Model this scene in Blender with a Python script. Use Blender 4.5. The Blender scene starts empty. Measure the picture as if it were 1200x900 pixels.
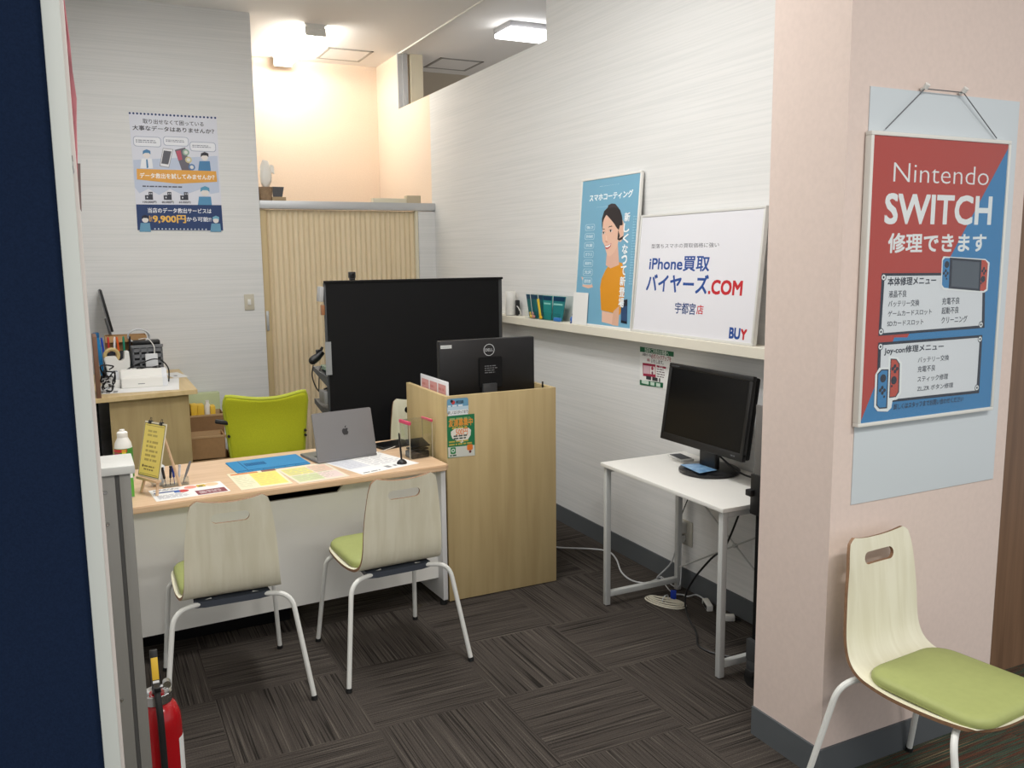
import bpy, bmesh, math, random
from mathutils import Vector, Matrix
random.seed(7)
SC = bpy.context.scene
COL = SC.collection

# ------------------------------------------------------------------ camera
FPX = 1025.7
CAMZ = 1.70
YAW, PITCH, ROLL = math.radians(26.287), math.radians(8.319), math.radians(-0.605)
fw = Vector((math.sin(YAW)*math.cos(PITCH), math.cos(YAW)*math.cos(PITCH), -math.sin(PITCH)))
rt0 = Vector((math.cos(YAW), -math.sin(YAW), 0)); up0 = rt0.cross(fw)
rt = rt0*math.cos(ROLL) + up0*math.sin(ROLL)
up = up0*math.cos(ROLL) - rt0*math.sin(ROLL)
cam = bpy.data.cameras.new('camera'); co = bpy.data.objects.new('camera', cam); COL.objects.link(co)
cam.sensor_fit = 'HORIZONTAL'; cam.sensor_width = 36; cam.lens = FPX/1200*36
cam.clip_start = 0.02; cam.clip_end = 100
co.matrix_world = Matrix(((rt.x, up.x, -fw.x, 0), (rt.y, up.y, -fw.y, 0), (rt.z, up.z, -fw.z, CAMZ), (0, 0, 0, 1)))
SC.camera = co

# ------------------------------------------------------------------ light
SC.view_settings.view_transform = 'Standard'; SC.view_settings.look = 'None'
SC.view_settings.gamma = 1; SC.view_settings.use_curve_mapping = False
SC.view_settings.exposure = 0.0
w = bpy.data.worlds.new('world'); SC.world = w; w.use_nodes = True
w.node_tree.nodes['Background'].inputs[0].default_value = (0.95, 0.97, 1, 1)
w.node_tree.nodes['Background'].inputs[1].default_value = 0.72
def area(name, loc, sx, sy, power, col=(1, 1, 1), rot=(0, 0, 0)):
    l = bpy.data.lights.new(name, 'AREA'); l.shape = 'RECTANGLE'; l.size = sx; l.size_y = sy; l.energy = power; l.color = col
    o = bpy.data.objects.new(name, l); COL.objects.link(o); o.location = loc; o.rotation_euler = rot
    return o
area('shop_ceiling_light', (1.15, 3.2, 3.42), 0.35, 1.3, 48, (1, 0.985, 0.955))
area('shop_ceiling_light', (0.5, 4.9, 3.42), 0.35, 1.3, 22, (1, 0.985, 0.965))
area('mall_ceiling_light', (2.0, -0.5, 3.42), 1.2, 0.35, 66, (1, 0.965, 0.92))
area('mall_ceiling_light', (0.3, -1.3, 3.42), 1.2, 0.35, 66, (1, 0.97, 0.93))

# ------------------------------------------------------------------ materials
def lin(c):
    c = c/255
    return c/12.92 if c <= 0.04045 else ((c+0.055)/1.055)**2.4
def rgb(c): return (lin(c[0]), lin(c[1]), lin(c[2]), 1)
MC = {}
def M(name, c=(200, 200, 200), rough=0.5, metal=0.0, spec=0.5, noise=0.0, nscale=30, bump=0.0, trans=0, alpha=1, emit=0, coat=0):
    if name in MC: return MC[name]
    m = bpy.data.materials.new(name); m.use_nodes = True; nt = m.node_tree; b = nt.nodes['Principled BSDF']
    b.inputs['Base Color'].default_value = rgb(c); b.inputs['Roughness'].default_value = rough
    b.inputs['Metallic'].default_value = metal; b.inputs['Specular IOR Level'].default_value = spec
    b.inputs['Transmission Weight'].default_value = trans; b.inputs['Alpha'].default_value = alpha
    b.inputs['Coat Weight'].default_value = coat
    if emit:
        b.inputs['Emission Color'].default_value = rgb(c); b.inputs['Emission Strength'].default_value = emit
    if noise or bump:
        tc = nt.nodes.new('ShaderNodeTexCoord'); n = nt.nodes.new('ShaderNodeTexNoise')
        n.inputs['Scale'].default_value = nscale; n.inputs['Detail'].default_value = 5
        nt.links.new(tc.outputs['Object'], n.inputs['Vector'])
        if noise:
            r = nt.nodes.new('ShaderNodeValToRGB')
            a = rgb(c); r.color_ramp.elements[0].position = 0.3; r.color_ramp.elements[1].position = 0.7
            r.color_ramp.elements[0].color = tuple(v*(1-noise) for v in a[:3])+(1,)
            r.color_ramp.elements[1].color = tuple(min(1, v*(1+noise)) for v in a[:3])+(1,)
            nt.links.new(n.outputs['Fac'], r.inputs['Fac']); nt.links.new(r.outputs['Color'], b.inputs['Base Color'])
        if bump:
            bp = nt.nodes.new('ShaderNodeBump'); bp.inputs['Strength'].default_value = bump; bp.inputs['Distance'].default_value = 0.002
            nt.links.new(n.outputs['Fac'], bp.inputs['Height']); nt.links.new(bp.outputs['Normal'], b.inputs['Normal'])
    MC[name] = m
    return m
def grain(name, c1, c2, scale, rough=0.45, bump=0.0, lo=0.35, hi=0.65, coords='Object', spec=0.4):
    """stretched noise between two colours: wood grain, striped wallpaper"""
    if name in MC: return MC[name]
    m = bpy.data.materials.new(name); m.use_nodes = True; nt = m.node_tree; b = nt.nodes['Principled BSDF']
    tc = nt.nodes.new('ShaderNodeTexCoord'); mp = nt.nodes.new('ShaderNodeMapping'); n = nt.nodes.new('ShaderNodeTexNoise')
    mp.inputs['Scale'].default_value = scale; n.inputs['Scale'].default_value = 1; n.inputs['Detail'].default_value = 4
    n.inputs['Distortion'].default_value = 0.4
    r = nt.nodes.new('ShaderNodeValToRGB'); r.color_ramp.elements[0].position = lo; r.color_ramp.elements[1].position = hi
    r.color_ramp.elements[0].color = rgb(c1); r.color_ramp.elements[1].color = rgb(c2)
    L = nt.links.new
    L(tc.outputs[coords], mp.inputs['Vector']); L(mp.outputs['Vector'], n.inputs['Vector'])
    L(n.outputs['Fac'], r.inputs['Fac']); L(r.outputs['Color'], b.inputs['Base Color'])
    if bump:
        bp = nt.nodes.new('ShaderNodeBump'); bp.inputs['Strength'].default_value = bump; bp.inputs['Distance'].default_value = 0.003
        L(n.outputs['Fac'], bp.inputs['Height']); L(bp.outputs['Normal'], b.inputs['Normal'])
    b.inputs['Roughness'].default_value = rough; b.inputs['Specular IOR Level'].default_value = spec
    MC[name] = m
    return m
def carpet(name, ramp, tile=0.5, ox=0.365, oy=0.387, parquet=True):
    m = bpy.data.materials.new(name); m.use_nodes = True; nt = m.node_tree; b = nt.nodes['Principled BSDF']; L = nt.links.new
    g = nt.nodes.new('ShaderNodeNewGeometry'); s = nt.nodes.new('ShaderNodeSeparateXYZ'); L(g.outputs['Position'], s.inputs[0])
    def math_(op, a, bb=None, cc=None):
        n = nt.nodes.new('ShaderNodeMath'); n.operation = op
        for i, v in enumerate((a, bb, cc)):
            if v is None: continue
            if isinstance(v, (int, float)): n.inputs[i].default_value = v
            else: L(v, n.inputs[i])
        return n.outputs[0]
    ix = math_('FLOOR', math_('DIVIDE', math_('SUBTRACT', s.outputs['X'], ox), tile))
    iy = math_('FLOOR', math_('DIVIDE', math_('SUBTRACT', s.outputs['Y'], oy), tile))
    par = math_('FLOORED_MODULO', math_('ADD', ix, iy), 2.0) if parquet else math_('MULTIPLY', ix, 0.0)
    inv = math_('SUBTRACT', 1.0, par)
    # parity 1: stripes run along Y (vary with x); parity 0: along X
    across = math_('ADD', math_('MULTIPLY', s.outputs['X'], par), math_('MULTIPLY', s.outputs['Y'], inv))
    along = math_('ADD', math_('MULTIPLY', s.outputs['Y'], par), math_('MULTIPLY', s.outputs['X'], inv))
    tid = math_('ADD', math_('MULTIPLY', ix, 7.31), math_('MULTIPLY', iy, 3.77))
    cb = nt.nodes.new('ShaderNodeCombineXYZ')
    L(math_('MULTIPLY', across, 185.0), cb.inputs[0]); L(math_('MULTIPLY', along, 2.2), cb.inputs[1]); L(tid, cb.inputs[2])
    n = nt.nodes.new('ShaderNodeTexNoise'); n.inputs['Scale'].default_value = 1; n.inputs['Detail'].default_value = 2.5; L(cb.outputs[0], n.inputs['Vector'])
    cb2 = nt.nodes.new('ShaderNodeCombineXYZ')
    L(math_('MULTIPLY', across, 420.0), cb2.inputs[0]); L(math_('MULTIPLY', along, 260.0), cb2.inputs[1])
    n2 = nt.nodes.new('ShaderNodeTexNoise'); n2.inputs['Scale'].default_value = 1; L(cb2.outputs[0], n2.inputs['Vector'])
    r = nt.nodes.new('ShaderNodeValToRGB'); r.color_ramp.interpolation = 'LINEAR'
    els = r.color_ramp.elements
    while len(els) < len(ramp): els.new(0.5)
    for e, (p, c) in zip(els, ramp): e.position = p; e.color = rgb(c)
    L(n.outputs['Fac'], r.inputs['Fac'])
    mx = nt.nodes.new('ShaderNodeMix'); mx.data_type = 'RGBA'; mx.blend_type = 'MULTIPLY'; mx.inputs[0].default_value = 0.6
    L(r.outputs['Color'], mx.inputs[6]); L(n2.outputs['Color'], mx.inputs[7])
    mul = nt.nodes.new('ShaderNodeMix'); mul.data_type = 'RGBA'; mul.blend_type = 'MULTIPLY'; mul.inputs[0].default_value = 1
    fac = nt.nodes.new('ShaderNodeMapRange'); fac.inputs[1].default_value = 0.3; fac.inputs[2].default_value = 0.7; fac.inputs[3].default_value = 0.55; fac.inputs[4].default_value = 1.3
    L(n2.outputs['Fac'], fac.inputs[0]); L(r.outputs['Color'], mul.inputs[6]); L(fac.outputs[0], mul.inputs[7])
    L(mul.outputs[2], b.inputs['Base Color'])
    b.inputs['Roughness'].default_value = 0.95; b.inputs['Specular IOR Level'].default_value = 0.1
    bp = nt.nodes.new('ShaderNodeBump'); bp.inputs['Strength'].default_value = 0.5; bp.inputs['Distance'].default_value = 0.003
    L(n.outputs['Fac'], bp.inputs['Height']); L(bp.outputs['Normal'], b.inputs['Normal'])
    return m

WALLPAPER = grain('striped_wallpaper', (222, 223, 222), (230, 230, 229), (1.2, 1.2, 100), 0.75, 0.12, 0.34, 0.6, spec=0.2)
PEACH = M('peach_wallpaper', (238, 219, 199), 0.8, spec=0.2, noise=0.03, nscale=90)
PINK = M('pink_wallpaper', (224, 206, 196), 0.8, spec=0.2, noise=0.025, nscale=60)
BEIGEW = M('beige_wall', (205, 195, 178), 0.8, spec=0.2)
CEIL = M('ceiling_white', (236, 234, 231), 0.85, spec=0.2)
BASEB = M('grey_vinyl', (92, 96, 99), 0.6, spec=0.3)
WHITE = M('white_paint', (232, 231, 226), 0.45)
WHITELAM = M('white_laminate', (226, 225, 219), 0.4)
GREYLAM = M('pale_grey_panel', (214, 214, 214), 0.5)
ALU = M('aluminium', (196, 198, 200), 0.4, 0.35)
CREAM = M('cream_paint', (226, 219, 196), 0.6)
BEECH = grain('beech_wood', (208, 175, 141), (220, 189, 157), (3, 40, 40), 0.4)
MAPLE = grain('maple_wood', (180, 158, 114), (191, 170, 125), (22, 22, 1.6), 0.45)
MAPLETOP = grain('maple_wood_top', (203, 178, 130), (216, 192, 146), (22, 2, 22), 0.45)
ASH = grain('ash_wood', (222, 217, 192), (232, 228, 206), (34, 4, 4), 0.42)
ASHEDGE = M('plywood_edge', (140, 106, 78), 0.6, noise=0.15, nscale=60)
BROWNWOOD = grain('brown_wood', (108, 82, 62), (132, 102, 78), (26, 26, 1.2), 0.45)
LIME = M('lime_mesh', (176, 181, 38), 0.8, spec=0.2, noise=0.1, nscale=260, bump=0.3)
OLIVE = M('olive_vinyl', (160, 168, 104), 0.55, noise=0.03, nscale=40, spec=0.35)
BLACK = M('black_plastic', (16, 16, 18), 0.45)
MATTEBLACK = M('matte_black', (13, 13, 15), 0.7, spec=0.25)
SCREEN = M('dark_screen', (9, 9, 11), 0.3, spec=0.3)
DGREY = M('dark_grey_metal', (70, 72, 74), 0.5, 0.3)
GREY = M('grey_plastic', (120, 122, 124), 0.5)
POSTGREY = M('grey_metal', (140, 138, 132), 0.5, 0.3)
WHITEMETAL = M('white_powder_coat', (224, 225, 220), 0.4)
TABLEMETAL = M('grey_powder_coat', (190, 192, 190), 0.45)
NAVY = M('navy_fabric', (22, 35, 58), 0.95, spec=0.1, noise=0.12, nscale=300, bump=0.2)
CARDLIT = M('cardboard_lit', (196, 164, 124), 0.85, spec=0.15)  # lighter copy of the cardboard: brighter inside and rim put into the colour
CARDSHADE = M('cardboard_shaded', (150, 116, 82), 0.85, spec=0.15, noise=0.05, nscale=40)  # darker copy of the cardboard: shading of the other boxes painted in
CARD = M('cardboard', (172, 136, 96), 0.85, spec=0.15, noise=0.05, nscale=40)
PAPER = M('white_paper', (236, 236, 234), 0.6, spec=0.2)
RED = M('red_gloss_paint', (170, 12, 22), 0.22, coat=0.3)
RUBBER = M('black_rubber', (18, 18, 18), 0.7)
CHROME = M('chrome', (200, 200, 200), 0.2, 1)
def clear_mat(name, rough=0.04, ior=1.45):
    m = bpy.data.materials.new(name); m.use_nodes = True; nt = m.node_tree; nt.nodes.remove(nt.nodes['Principled BSDF'])
    tr = nt.nodes.new('ShaderNodeBsdfTransparent'); tr.inputs[0].default_value = (0.96, 0.975, 0.97, 1)
    gl = nt.nodes.new('ShaderNodeBsdfGlossy'); gl.inputs['Roughness'].default_value = rough
    lw = nt.nodes.new('ShaderNodeLayerWeight'); pw = nt.nodes.new('ShaderNodeMath'); pw.operation = 'POWER'; pw.inputs[1].default_value = 5
    nt.links.new(lw.outputs['Facing'], pw.inputs[0]); fr = nt.nodes.new('ShaderNodeMath'); fr.operation = 'MULTIPLY_ADD'; fr.inputs[1].default_value = 0.6; fr.inputs[2].default_value = 0.035
    nt.links.new(pw.outputs[0], fr.inputs[0]); mx = nt.nodes.new('ShaderNodeMixShader')
    nt.links.new(fr.outputs[0], mx.inputs[0]); nt.links.new(tr.outputs[0], mx.inputs[1]); nt.links.new(gl.outputs[0], mx.inputs[2])
    nt.links.new(mx.outputs[0], nt.nodes['Material Output'].inputs[0]); MC[name] = m
    return m
CLEAR = clear_mat('clear_acrylic')
CLEAREDGE = M('acrylic_edge', (214, 206, 186), 0.3, alpha=0.55)
SILVER = M('space_grey_aluminium', (132, 132, 134), 0.42, 0.5)
BLUEMAT = M('blue_silicone', (22, 128, 182), 0.6)
BLUEDK = M('blue_silicone_dark', (14, 98, 150), 0.6)
YELLOW = M('yellow_paper', (232, 212, 110), 0.6)
YELLOWP = M('yellow_packet', (240, 196, 60), 0.5)
TUBE = M('lamp_tube', (255, 250, 240), 0.3, emit=62)
PANELLIGHT = M('lamp_panel', (255, 255, 255), 0.3, emit=7)
def flat(c, rough=0.45):
    return M('ink_%d_%d_%d' % tuple(c), c, rough, spec=0.3)

# ------------------------------------------------------------------ geometry helpers
def cr(pts, n=6):
    """Catmull-Rom smoothing of a path"""
    P = [Vector(p) for p in pts]; out = []
    for i in range(len(P)-1):
        p0 = P[max(i-1, 0)]; p1 = P[i]; p2 = P[i+1]; p3 = P[min(i+2, len(P)-1)]
        for k in range(n):
            t = k/n
            out.append(0.5*((2*p1)+(-p0+p2)*t+(2*p0-5*p1+4*p2-p3)*t*t+(-p0+3*p1-3*p2+p3)*t*t*t))
    out.append(P[-1]); return out
def fillet(pts, r, n=5):
    """round the corners of a polyline"""
    P = [Vector(p) for p in pts]; out = [P[0]]
    for i in range(1, len(P)-1):
        a = (P[i-1]-P[i]); b = (P[i+1]-P[i]); rr = min(r, a.length*0.49, b.length*0.49)
        s = P[i]+a.normalized()*rr; e = P[i]+b.normalized()*rr
        for k in range(n+1):
            t = k/n; out.append(s*(1-t)**2+P[i]*2*t*(1-t)+e*t*t)
    out.append(P[-1]); return out
def rrect2(w, h, r, n=5, cx=0, cy=0):
    o = []
    for (sx, sy, a0) in ((1, 1, 0), (-1, 1, 90), (-1, -1, 180), (1, -1, 270)):
        for k in range(n+1):
            a = math.radians(a0+90*k/n)
            o.append((cx+sx*(w/2-r)+r*math.cos(a), cy+sy*(h/2-r)+r*math.sin(a)))
    return o
class B:
    def __init__(s): s.bm = bmesh.new(); s.mi = 0
    def _merge(s, t):
        for f in t.faces: f.material_index = s.mi
        me = bpy.data.meshes.new('tmp'); t.to_mesh(me); t.free(); s.bm.from_mesh(me); bpy.data.meshes.remove(me)
        return s
    def mat(s, i): s.mi = i; return s
    def box(s, x0, x1, y0, y1, z0, z1, bev=0, seg=2, rot=None, about=None):
        t = bmesh.new(); bmesh.ops.create_cube(t, size=1)
        for v in t.verts: v.co = Vector(((x0+x1)/2+v.co.x*(x1-x0), (y0+y1)/2+v.co.y*(y1-y0), (z0+z1)/2+v.co.z*(z1-z0)))
        if bev: bmesh.ops.bevel(t, geom=t.edges[:], offset=bev, segments=seg, affect='EDGES', profile=0.5)
        if rot is not None:
            c = Vector(about) if about else Vector(((x0+x1)/2, (y0+y1)/2, (z0+z1)/2))
            bmesh.ops.rotate(t, cent=c, matrix=rot, verts=t.verts)
        return s._merge(t)
    def cyl(s, p0, p1, r0, r1=None, seg=16):
        r1 = r0 if r1 is None else r1
        p0, p1 = Vector(p0), Vector(p1); d = p1-p0
        t = bmesh.new(); bmesh.ops.create_cone(t, cap_ends=True, segments=seg, radius1=r0, radius2=r1, depth=d.length)
        q = Vector((0, 0, 1)).rotation_difference(d.normalized()).to_matrix().to_4x4()
        bmesh.ops.transform(t, matrix=Matrix.Translation((p0+p1)/2) @ q, verts=t.verts)
        return s._merge(t)
    def tube(s, pts, r, seg=8, closed=False):
        P = [Vector(p) for p in pts]; t = bmesh.new(); rings = []
        nrm = None
        for i, p in enumerate(P):
            d = (P[min(i+1, len(P)-1)]-P[max(i-1, 0)])
            if closed: d = P[(i+1) % len(P)]-P[i-1]
            d = d.normalized() if d.length > 1e-9 else Vector((0, 0, 1))
            if nrm is None:
                nrm = d.orthogonal().normalized()
            else:
                nrm = (nrm-d*nrm.dot(d)); nrm = nrm.normalized() if nrm.length > 1e-6 else d.orthogonal().normalized()
            bn = d.cross(nrm); rr = r[i] if isinstance(r, (list, tuple)) else r
            rings.append([t.verts.new(p+nrm*rr*math.cos(2*math.pi*k/seg)+bn*rr*math.sin(2*math.pi*k/seg)) for k in range(seg)])
        n = len(rings)
        for i in range(n if closed else n-1):
            a, b = rings[i], rings[(i+1) % n]
            for k in range(seg): t.faces.new((a[k], a[(k+1) % seg], b[(k+1) % seg], b[k]))
        if not closed:
            t.faces.new(rings[0][::-1]); t.faces.new(rings[-1])
        bmesh.ops.recalc_face_normals(t, faces=t.faces)
        return s._merge(t)
    def lathe(s, prof, c=(0, 0, 0), seg=24):
        t = bmesh.new(); rings = []
        for r, z in prof:
            if r < 1e-6: rings.append([t.verts.new((c[0], c[1], c[2]+z))])
            else: rings.append([t.verts.new((c[0]+r*math.cos(2*math.pi*k/seg), c[1]+r*math.sin(2*math.pi*k/seg), c[2]+z)) for k in range(seg)])
        for a, b in zip(rings, rings[1:]):
            for k in range(seg):
                if len(a) == 1 and len(b) == 1: continue
                if len(a) == 1: t.faces.new((a[0], b[(k+1) % seg], b[k]))
                elif len(b) == 1: t.faces.new((a[k], a[(k+1) % seg], b[0]))
                else: t.faces.new((a[k], a[(k+1) % seg], b[(k+1) % seg], b[k]))
        if len(rings[0]) > 1: t.faces.new(rings[0][::-1])
        if len(rings[-1]) > 1: t.faces.new(rings[-1])
        bmesh.ops.recalc_face_normals(t, faces=t.faces)
        return s._merge(t)
    def prism(s, poly, axis, a0, a1, bev=0):
        """polygon extruded along an axis; poly gives the other two coordinates in x,y,z order"""
        def mk(u, v, a): return {'x': (a, u, v), 'y': (u, a, v), 'z': (u, v, a)}[axis]
        t = bmesh.new()
        lo = [t.verts.new(mk(u, v, a0)) for u, v in poly]; hi = [t.verts.new(mk(u, v, a1)) for u, v in poly]
        t.faces.new(lo[::-1]); t.faces.new(hi)
        for i in range(len(poly)):
            j = (i+1) % len(poly); t.faces.new((lo[i], lo[j], hi[j], hi[i]))
        bmesh.ops.recalc_face_normals(t, faces=t.faces)
        if bev:
            e = [e for e in t.edges if abs(e.calc_face_angle(0)) > 0.9]
            bmesh.ops.bevel(t, geom=e, offset=bev, segments=2, affect='EDGES')
        return s._merge(t)
    def sph(s, c, r, sc=(1, 1, 1), seg=14):
        t = bmesh.new(); bmesh.ops.create_uvsphere(t, u_segments=seg, v_segments=max(6, seg//2), radius=r)
        for v in t.verts: v.co = Vector((c[0]+v.co.x*sc[0], c[1]+v.co.y*sc[1], c[2]+v.co.z*sc[2]))
        return s._merge(t)
    def face(s, pts):
        t = bmesh.new(); t.faces.new([t.verts.new(p) for p in pts]); return s._merge(t)
    def grid(s, rows):
        t = bmesh.new(); R = [[t.verts.new(p) for p in r] for r in rows]
        for a, b in zip(R, R[1:]):
            for k in range(len(a)-1): t.faces.new((a[k], a[k+1], b[k+1], b[k]))
        return s._merge(t)
    def xf(s, mtx): bmesh.ops.transform(s.bm, matrix=mtx, verts=s.bm.verts); return s
def smooth(me, ang=35):
    me.shade_smooth()
    try: me.set_sharp_from_angle(angle=math.radians(ang))
    except Exception: pass
def obj(name, b, mats, parent=None, label=None, sm=True, ang=35):
    me = bpy.data.meshes.new(name)
    (b.bm if isinstance(b, B) else b).to_mesh(me)
    for m in (mats if isinstance(mats, (list, tuple)) else [mats]): me.materials.append(m)
    if sm: smooth(me, ang)
    o = bpy.data.objects.new(name, me); COL.objects.link(o)
    if parent: o.parent = parent
    if label: o['label'] = label
    return o
def tag(o, label, cat, group=None, kind=None):
    o['label'] = label; o['category'] = cat
    if group: o['group'] = group
    if kind: o['kind'] = kind
    return o
def thing(name, label, cat, loc=(0, 0, 0), rz=0, group=None):
    o = bpy.data.objects.new(name, None); COL.objects.link(o); o.location = loc; o.rotation_euler = (0, 0, rz); o.empty_display_size = 0.05
    return tag(o, label, cat, group)
def struct(name, b, m, label=None, sm=False):
    o = obj(name, b, m, sm=sm); o['kind'] = 'structure'
    if label: o['label'] = label
    return o
def dup(root, loc, rz, label, group=None, rot=None):
    r = root.copy(); COL.objects.link(r); r.location = loc; r.rotation_euler = rot or (0, 0, rz); r['label'] = label
    if group: r['group'] = group
    for ch in list(root.children):
        c = ch.copy(); COL.objects.link(c); c.parent = r
        for g in list(ch.children):
            d = g.copy(); COL.objects.link(d); d.parent = c
    return r
# photo pixel -> point on a plane of the room
def ray(x, y): return rt*((x-600)/FPX)+up*((450-y)/FPX)+fw
CAMP = Vector((0, 0, CAMZ))
def onz(x, y, z): d = ray(x, y); return CAMP+d*((z-CAMZ)/d.z)
def onx(x, y, X): d = ray(x, y); return CAMP+d*(X/d.x)
def ony(x, y, Y): d = ray(x, y); return CAMP+d*(Y/d.y)

# ------------------------------------------------------------------ printed sheets
def solve8(A, bvec):
    n = 8; Mx = [r[:]+[v] for r, v in zip(A, bvec)]
    for i in range(n):
        p = max(range(i, n), key=lambda k: abs(Mx[k][i])); Mx[i], Mx[p] = Mx[p], Mx[i]
        for k in range(n):
            if k != i:
                f = Mx[k][i]/Mx[i][i]
                for j in range(i, n+1): Mx[k][j] -= f*Mx[i][j]
    return [Mx[i][n]/Mx[i][i] for i in range(n)]
class Print:
    """flat printing on a sheet: shapes and lettering in layers a fraction of a millimetre apart.
    Sheet coordinates: x right, y up from the lower left corner, in metres. With corner pixels given, positions are
    read off the photograph's perspective and turned into flat sheet coordinates."""
    def __init__(s, w, h, quad=None):
        s.w, s.h = w, h; s.bm = bmesh.new(); s.mats = []; s.z = 0.0003; s.H = None; s.o = (0, 0, 1)
        if quad:   # TL TR BR BL in pixels
            A, bv = [], []
            for (x, y), (u, v) in zip(quad, ((0, h), (w, h), (w, 0), (0, 0))):
                A.append([x, y, 1, 0, 0, 0, -u*x, -u*y]); bv.append(u)
                A.append([0, 0, 0, x, y, 1, -v*x, -v*y]); bv.append(v)
            s.H = solve8(A, bv)
    def view(s, ox, oy, k): s.o = (ox, oy, k); return s
    def p(s, pt):
        if not s.H: return (pt[0], pt[1])
        x, y = s.o[0]+pt[0]/s.o[2], s.o[1]+pt[1]/s.o[2]; a = s.H; q = a[6]*x+a[7]*y+1
        return ((a[0]*x+a[1]*y+a[2])/q, (a[3]*x+a[4]*y+a[5])/q)
    def _m(s, m):
        if not isinstance(m, bpy.types.Material): m = flat(m)
        if m not in s.mats: s.mats.append(m)
        return s.mats.index(m)
    def raw(s, pts, m):
        i = s._m(m); s.z += 0.00003
        f = s.bm.faces.new([s.bm.verts.new((x, y, s.z)) for x, y in pts]); f.normal_update()
        if f.normal.z < 0: f.normal_flip()
        f.material_index = i; return s
    def poly(s, pts, m): return s.raw([s.p(q) for q in pts], m)
    def rect(s, x0, y0, x1, y1, m):      # two opposite corners (view coordinates)
        a, b = s.p((x0, y0)), s.p((x1, y1)); return s.raw([(a[0], a[1]), (b[0], a[1]), (b[0], b[1]), (a[0], b[1])], m)
    def rrect(s, x0, y0, x1, y1, r, m):
        a, b = s.p((x0, y0)), s.p((x1, y1))
        return s.raw(rrect2(abs(b[0]-a[0]), abs(b[1]-a[1]), r, 5, (a[0]+b[0])/2, (a[1]+b[1])/2), m)
    def circ(s, x, y, r, m, sy=1, n=24, off=(0, 0)):
        c = s.p((x, y)); return s.raw([(c[0]+off[0]+r*math.cos(2*math.pi*k/n), c[1]+off[1]+r*sy*math.sin(2*math.pi*k/n)) for k in range(n)], m)
    def text(s, body, box, m, bold=0.0, vertical=False, keep=False, shear=0):
        """lettering scaled to fill a box given by two opposite corners"""
        a, b = s.p(box[:2]), s.p(box[2:])
        x0, x1 = min(a[0], b[0]), max(a[0], b[0]); y0, y1 = min(a[1], b[1]), max(a[1], b[1])
        if vertical:
            n = len(body); hh = (y1-y0)/n
            for k, ch in enumerate(body): s._fit(ch, x0, y1-(k+0.95)*hh, x1, y1-(k+0.05)*hh, m, bold, True, 0)
            return s
        return s._fit(body, x0, y0, x1, y1, m, bold, keep, shear)
    def _fit(s, body, x0, y0, x1, y1, m, bold, keep, shear):
        c = bpy.data.curves.new('lettering', 'FONT'); c.body = body; c.resolution_u = 3; c.offset = min(bold, 0.0); c.shear = shear
        o = bpy.data.objects.new('lettering', c); COL.objects.link(o)
        dg = bpy.context.evaluated_depsgraph_get(); dg.update(); me = bpy.data.meshes.new_from_object(o.evaluated_get(dg))
        bpy.data.objects.remove(o); bpy.data.curves.remove(c)
        if not len(me.vertices): return s
        X = [v.co.x for v in me.vertices]; Y = [v.co.y for v in me.vertices]
        kx = (x1-x0)/max(1e-6, max(X)-min(X)); ky = (y1-y0)/max(1e-6, max(Y)-min(Y))
        if keep: kx = ky = min(kx, ky)
        cx, cy = (x0+x1)/2, (y0+y1)/2; mx, my = (max(X)+min(X))/2, (max(Y)+min(Y))/2
        i = s._m(m)
        base = [v.co.copy() for v in me.vertices]
        bs = max(0.0, bold)*0.75
        for sx, sy in (((-1, -1), (1, -1), (-1, 1), (1, 1)) if bs else ((0, 0),)):
            s.z += 0.00001
            for v, q in zip(me.vertices, base): v.co = ((q.x-mx+sx*bs)*kx*(1-2*bs*0.0)+cx, (q.y-my+sy*bs)*ky+cy, s.z)
            n0 = len(s.bm.faces); s.bm.from_mesh(me); s.bm.faces.ensure_lookup_table()
            for f in s.bm.faces[n0:]: f.material_index = i
        bpy.data.meshes.remove(me); return s
    def lines(s, box, n, m, fill=0.5, seed=1):
        """rows of tiny illegible lettering"""
        rnd = random.Random(seed); a, b = s.p(box[:2]), s.p(box[2:])
        x0, x1 = min(a[0], b[0]), max(a[0], b[0]); y0, y1 = min(a[1], b[1]), max(a[1], b[1]); hh = (y1-y0)/n
        for k in range(n):
            x = x0; yy = y1-(k+0.5)*hh; end = x0+(x1-x0)*rnd.uniform(0.75, 1)
            while x < end:
                ww = min(hh*rnd.uniform(0.6, 2.2), end-x)
                s.raw([(x, yy-hh*fill/2), (x+ww, yy-hh*fill/2), (x+ww, yy+hh*fill/2), (x, yy+hh*fill/2)], m); s.z -= 0.00003
                x += ww+hh*0.35
        s.z += 0.00003
        return s
    def build(s, name, parent, mtx=None, label=None):
        for v in s.bm.verts: v.co.z = v.co.z
        me = bpy.data.meshes.new(name); s.bm.to_mesh(me); s.bm.free()
        for m in s.mats: me.materials.append(m)
        o = bpy.data.objects.new(name, me); COL.objects.link(o); o.parent = parent
        if mtx is not None: o.matrix_local = mtx
        if label: o['label'] = label
        return o
def frame_mtx(o, xdir, ydir):
    x = Vector(xdir).normalized(); y = Vector(ydir); y = (y-x*y.dot(x)).normalized(); z = x.cross(y)
    return Matrix(((x.x, y.x, z.x, o[0]), (x.y, y.y, z.y, o[1]), (x.z, y.z, z.z, o[2]), (0, 0, 0, 1)))

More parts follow.
